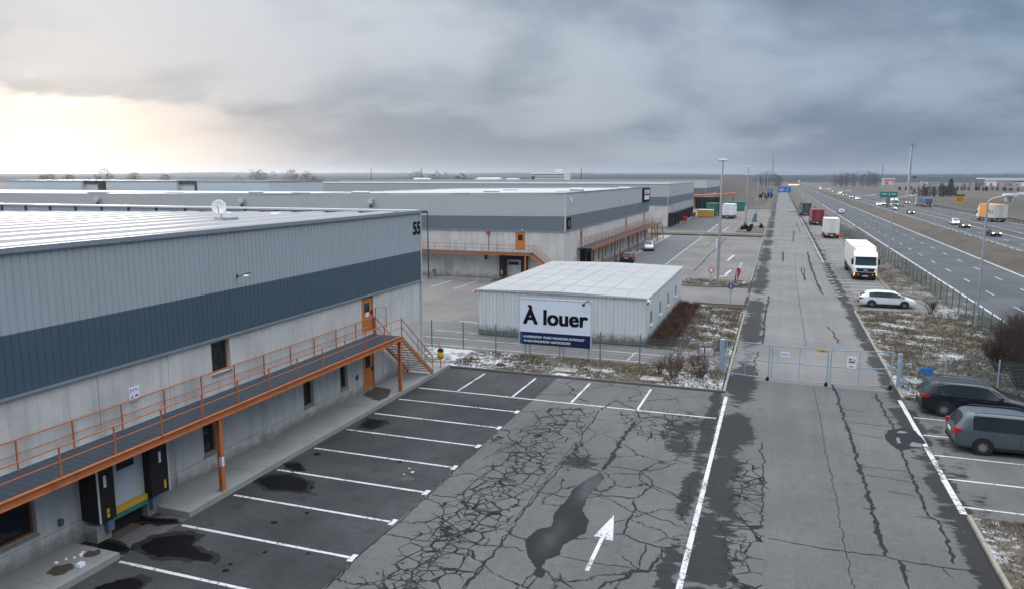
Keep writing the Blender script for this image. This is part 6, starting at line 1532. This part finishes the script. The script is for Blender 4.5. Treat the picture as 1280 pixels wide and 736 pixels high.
for k in range(13):
    y = 430 + k * 42 + random.uniform(-8, 8); traf(random.choice((38.4, 41.6)), y, rad(180), random.choice(('p_white', 'p_black', 'p_silver', 'p_grey')), far_l, 1.12)
for c in [o for o in C.objects if o.get('label') == far_l]: c['group'] = 'queue of distant cars with lit headlights'
traf(38.6, 342, rad(180), 'p_white', 'white car with lit headlights leading the distant queue'); traf(41.5, 352, rad(180), 'p_silver', 'silver car with lit headlights beside the leading white one'); traf(39.0, 300, rad(180), 'p_silver', 'silver car alone before the distant queue'); traf(39.8, 268, rad(180), 'p_black', 'small dark car before the green gantry sign')
traf(51.2, 392, rad(180), 'p_white', 'white car with lit headlights on the far carriageway left of the blue lorry'); traf(53.6, 372, rad(180), 'p_grey', 'grey car with lit headlights on the far carriageway close before the blue lorry')
traf(19.2, 264, 0, 'p_white', 'white car alone on the near carriageway')
# ---------------------------------------------------------------- vegetation
def branch(mb, p, d, L, r, lev, rnd, spread=.5, up=.15, n=3, kids=(2, 4), sides=3):
    q = p; pts = [p]; k = 3 if lev > 0 else 2
    for i in range(k):
        d = (d + Vector((rnd.gauss(0, .16), rnd.gauss(0, .16), rnd.gauss(0, .10) + up * .3))).normalized(); q = q + d * (L / k); pts.append(q)
    mb.tube(pts, [r * (1 - .55 * i / k) for i in range(k + 1)], sides, caps=False)
    if lev == 0: return
    for _ in range(rnd.randint(*kids)):
        f = rnd.uniform(.35, 1); i = min(k - 1, int(f * k)); b = pts[i].lerp(pts[i + 1], f * k - i if f < 1 else 1)
        nd = (d + Vector((rnd.gauss(0, spread), rnd.gauss(0, spread), rnd.gauss(0, spread * .6) + up))).normalized()
        branch(mb, b, nd, L * rnd.uniform(.5, .75), r * .55, lev - 1, rnd, spread, up, n, kids, sides)
def shrub(name, label, loc, h, stems, seed, m='twig', spread=.35, r=.018, lev=2, lean=(0, 0), grp=None):
    rnd = random.Random(seed); t_ = thing(name, label, 'shrub', loc, 0, grp); mb = MB()
    for _ in range(stems):
        a = rnd.uniform(0, 6.28); e = rnd.uniform(.1, .6)
        branch(mb, Vector((.25 * h * .3 * math.cos(a), .25 * h * .3 * math.sin(a), 0)), Vector((math.cos(a) * e + lean[0], math.sin(a) * e + lean[1], 1)).normalized(), h * rnd.uniform(.45, .7), r, lev, rnd, spread, .25, kids=(3, 5))
    mb.build('branches', m, t_, world=False); return t_
GS = 'bare shrubs on the verge by the gate'
shrub('shrub', 'bare brown shrub on the verge beside the gate post', (-3.75, 42.9, .1), 1.9, 46, 1, grp=GS, r=.010, spread=.45)
shrub('shrub', 'bare brown shrub on the verge left of the one by the gate post', (-5.2, 42.6, .1), 1.6, 42, 2, grp=GS, r=.010, spread=.45)
shrub('shrub', 'low bare shrub farthest left on the verge by the manhole', (-6.1, 43.3, .1), 1.0, 30, 3, grp=GS, r=.008, spread=.5)
pos_c = [(-7.3, 51.5), (-7.2, 54), (-6.9, 56.3), (-7.2, 58.5), (-6.9, 61), (-7.2, 63.5), (-7.3, 66)]
for i, (x, y) in enumerate(pos_c): shrub('shrub', ('first', 'second', 'third', 'fourth', 'fifth', 'sixth', 'seventh')[i] + ' dark shrub along the cabin side, counted from the front corner', (x, y, .1), 1.15 - .06 * i, 70, 20 + i, 'twig', .95, .008, grp='dark shrubs along the cabin side')
for i, (x, y, h, s_) in enumerate(((14.0, 48.3, 3.2, 44), (15.6, 50.5, 3.6, 44), (13.0, 46.6, 2.2, 34), (16.2, 54.5, 3.2, 36), (14.6, 46.4, 2.8, 34), (12.9, 50.6, 1.9, 36), (14.2, 53.4, 2.2, 36), (16.0, 58.5, 2.0, 34))):
    shrub('shrub', ('tall dark shrub before the motorway fence right of the black estate car', 'tallest dark bush at the right edge by the motorway fence', 'lower dark bush close behind the black estate car', 'dark bush at the right edge farther along the motorway fence', 'dense dark bush behind the bonnet of the black estate car', 'small rounded dark bush left of the tall ones by the motorway fence', 'middling dark bush behind the tall ones by the motorway fence', 'farthest low dark bush by the motorway fence')[i], (x, y, .1), h, int(s_ * 1.5), 40 + i, 'twig_dark', .5, .018, 3, grp='dark bushes by the motorway fence')
shrub('shrub', 'small dark shrub at the corner of the island by the white hatchback', (12.6, 70.6, .1), 1.3, 16, 50, 'twig_dark', .4)
shrub('sapling', 'bare sapling at the lower right beside the striped bays', (10.4, 26.3, .1), 4.6, 6, 51, 'twig_dark', .45, .028, 3, lean=(-.25, .1))
shrub('sapling', 'bare low bush at the lower right corner of the verge', (9.6, 23.4, .1), 2.0, 16, 52, 'twig_dark', .45, .016, 2)
def tree(label, x, y, h, w_, seed, m='bark', lev=4, grp=None, r=None):
    rnd = random.Random(seed); t_ = thing('bare_tree', label, 'tree', (x, y, -.05), 0, grp); r = r or h * .022
    MB().tube([(0, 0, 0), (0, 0, h * .12), (h * .01, 0, h * .34)], [r * 1.2, r, r * .8], 7).build('trunk', m, t_, world=False)
    mb = MB()
    for _ in range(7):
        a = rnd.uniform(0, 6.28); e = rnd.uniform(.25, .9) * w_; branch(mb, Vector((h * .008, 0, h * rnd.uniform(.18, .34))), Vector((math.cos(a) * e, math.sin(a) * e, 1)).normalized(), h * rnd.uniform(.28, .42), r * .5, lev - 1, rnd, .5 * w_, .15, kids=(3, 4))
    for _ in range(900):                         # the finest twigs as slips through the crown
        a = rnd.uniform(0, 6.28); zz = rnd.uniform(.35, 1.0); R = h * .34 * w_ * math.sin(math.pi * min(1, (zz - .2) / .85)) ** .6 * rnd.random() ** .5; c = Vector((R * math.cos(a), R * math.sin(a), zz * h)); s_ = rnd.uniform(.25, .6)
        d1 = Vector((rnd.gauss(0, 1), rnd.gauss(0, 1), rnd.gauss(0, .5))).normalized() * s_ * .35; mb.tri(c - d1, c + d1, c + Vector((math.cos(a), math.sin(a), rnd.uniform(.3, 1.4))) * s_)
    mb.build('crown', m, t_, world=False); return t_
lt = [(-440, 398, 17.2, 1.0), (-417, 402, 14.8, 1.0), (-492, 400, 13.6, .9), (-468, 395, 13, 1), (-505, 405, 13, 1), (-398, 410, 13, 1)]
lbl = ['tallest bare tree on the far left skyline', 'second bare tree right of the tallest on the far left skyline', 'low bare tree at the left edge of the skyline', 'low bare tree left of the tallest on the skyline', 'leftmost bare tree on the far left skyline', 'small bare tree right of the two tall ones on the skyline']
for i, (x, y, h, w_) in enumerate(lt): tree(lbl[i], x, y, h, w_, 60 + i, grp='bare trees on the left skyline', r=.5)
def grove(label, x0, x1, y, h0, h1, n, seed, m='grove', name='wood', depth=20, twig=1.0):
    """A far wood that reads as one mass: many bare crowns of small slips of twig."""
    rnd = random.Random(seed); mb = MB()
    for _ in range(n):
        cx_, cy_ = rnd.uniform(x0, x1), y + rnd.uniform(0, depth); u = (cx_ - x0) / (x1 - x0); h = (h0 + (h1 - h0) * math.sin(math.pi * min(1, max(0, u))) ** .5) * rnd.uniform(.75, 1.08); w_ = h * rnd.uniform(.28, .42)
        mb.tube([(cx_, cy_, 0), (cx_, cy_, h * .7)], [.25, .08], 3, caps=False)
        for _ in range(int(260 * twig)):
            a = rnd.uniform(0, 6.28); rr = w_ * rnd.random() ** .5; zz = h * rnd.uniform(.12, 1.0); sh = math.sin(math.pi * min(1, (zz / h) ** .9)) ** .5 if zz < h else .1
            c = Vector((cx_ + rr * sh * math.cos(a), cy_ + rr * sh * math.sin(a), zz)); s_ = rnd.uniform(.25, .8) * (1 if h > 10 else .7)
            d1 = Vector((rnd.gauss(0, 1), rnd.gauss(0, 1), rnd.gauss(0, 1))).normalized() * s_; d2 = Vector((rnd.gauss(0, 1), rnd.gauss(0, 1), rnd.gauss(0, 1) + .8)).normalized() * s_
            mb.tri(c - d1 * .5, c + d1 * .5, c + d2)
    o = mb.build(name, m); return tag(o, label, 'wood', kind='stuff')
grove('bare wood on the left skyline above the third pale shed', -412, -330, 480, 12, 17.5, 26, 70, 'bark')
grove('bare wood on the skyline right of the left sheds', -262, -215, 500, 12, 15.5, 18, 71, 'bark')
grove('round dark wood left of the far end of the motorway', -24, 2, 940, 13, 18, 16, 72)
grove('long dark wood right of the far end of the motorway', 62, 122, 1020, 15, 19, 34, 73)
grove('low scrub behind the motorway near the tall mast', 78, 100, 500, 4.5, 6, 22, 74)
grove('hedge line in front of the long store', 150, 420, 1090, 4, 5, 46, 75, depth=10)
grove('scrub belt in the field right of the mast', 95, 190, 720, 2.5, 4.5, 40, 76, depth=40)
grove('dark trees at the right end of the skyline', 300, 430, 1010, 7, 9, 20, 77)
grove('low bushes on the berm beside the far road', -30, -4, 400, 1.5, 3.0, 22, 78, depth=90)
grove('low bushes by the third yard near the road', -8, -3.2, 166, .5, .9, 8, 79, depth=20, twig=.6)
t_ = thing('fir_tree', 'dark fir standing alone beyond the yellow roadside sign', 'tree', (106.5, 566, -.05)); rnd = random.Random(90)
MB().tube([(0, 0, 0), (0, 0, 10)], [.4, .08], 7).build('trunk', 'bark', t_, world=False); mb = MB()
for _ in range(2600):
    zz = 10.5 * rnd.random() ** 1.2 + .3; R = 4.6 * (1 - zz / 11.2) ** .8 * (.75 + .25 * math.sin(zz * 4)); a = rnd.uniform(0, 6.28); rr = R * rnd.uniform(.3, 1); c = Vector((rr * math.cos(a), rr * math.sin(a), zz - rr * .15)); s_ = rnd.uniform(.3, .8); o_ = Vector((math.cos(a), math.sin(a), -.3)) * s_; p_ = Vector((-math.sin(a), math.cos(a), rnd.gauss(0, .4))) * s_ * .5
    mb.tri(c - p_, c + p_, c + o_)
mb.build('crown', 'needles', t_, world=False)
# dry grass: blades over the near verges
def tufts(name, label, boxes, n, seed, hmin=.05, hmax=.2, z=.1, m='blade'):
    rnd = random.Random(seed); mb = MB(); tot = sum((b[2] - b[0]) * (b[3] - b[1]) for b in boxes)
    for b in boxes:
        k = int(n * (b[2] - b[0]) * (b[3] - b[1]) / tot / 5)
        for _ in range(k):
            cx_, cy_ = rnd.uniform(b[0], b[2]), rnd.uniform(b[1], b[3])
            if math.sin(cx_ * 1.7 + 2 * math.sin(cy_ * .9)) + math.sin(cy_ * 2.1 + cx_) < rnd.uniform(-1.9, .5): continue
            for _ in range(5):
                x, y = cx_ + rnd.gauss(0, .08), cy_ + rnd.gauss(0, .08); h = rnd.uniform(hmin, hmax); a = rnd.uniform(0, 6.28); w_ = rnd.uniform(.008, .02); lx, ly = rnd.gauss(0, .5) * h, rnd.gauss(0, .5) * h
                mb.tri((x - w_ * math.cos(a), y - w_ * math.sin(a), z), (x + w_ * math.cos(a), y + w_ * math.sin(a), z), (x + lx, y + ly, z + h))
    tag(mb.build(name, m), label, 'grass', kind='stuff')
tufts('dry_grass', 'dry grass along the verge before the fence', [(-18.5, 41.0, -2.6, 45.1)], 14000, 1, .05, .2)
tufts('dry_grass', 'dry grass on the verge beside the cabin', [(-7.9, 50.3, -2.6, 68)], 26000, 2, .06, .26)
tufts('tall_weeds', 'tall dead weeds against the cabin side wall', [(-8.0, 50.5, -6.3, 68.5)], 14000, 12, .2, .6, m='twig')
tufts('dry_grass', 'dry grass on the verge right of the gate', [(6.9, 42.9, 16.8, 70.5)], 50000, 3, .06, .26)
tufts('dry_grass', 'dry grass on the near right verge', [(6.9, 18, 13, 27.7)], 16000, 4, .05, .18)
tufts('dry_grass', 'dry grass between the fence and the motorway', [(11.5, 84, 16.8, 180)], 16000, 5, .1, .3)
tufts('dry_grass', 'dry grass on the small island by the red flag', [(-9.4, 81.5, -3.3, 86.4)], 4000, 6)
# ---------------------------------------------------------------- haze
hz = MB().box(-5200, -400, -1.2, 5200, 5100, 62)
ho = hz.build('haze', 'board'); tag(ho, 'pale winter haze over the plain', 'haze', kind='stuff')
hm = bpy.data.materials.new('haze'); hm.use_nodes = True; hm.node_tree.nodes.clear()
vo = hm.node_tree.nodes.new('ShaderNodeVolumePrincipled'); ou = hm.node_tree.nodes.new('ShaderNodeOutputMaterial')
vo.inputs['Color'].default_value = (.74, .85, 1.0, 1); vo.inputs['Density'].default_value = .00015; vo.inputs['Anisotropy'].default_value = .6
hm.node_tree.links.new(vo.outputs[0], ou.inputs['Volume']); ho.data.materials.clear(); ho.data.materials.append(hm)
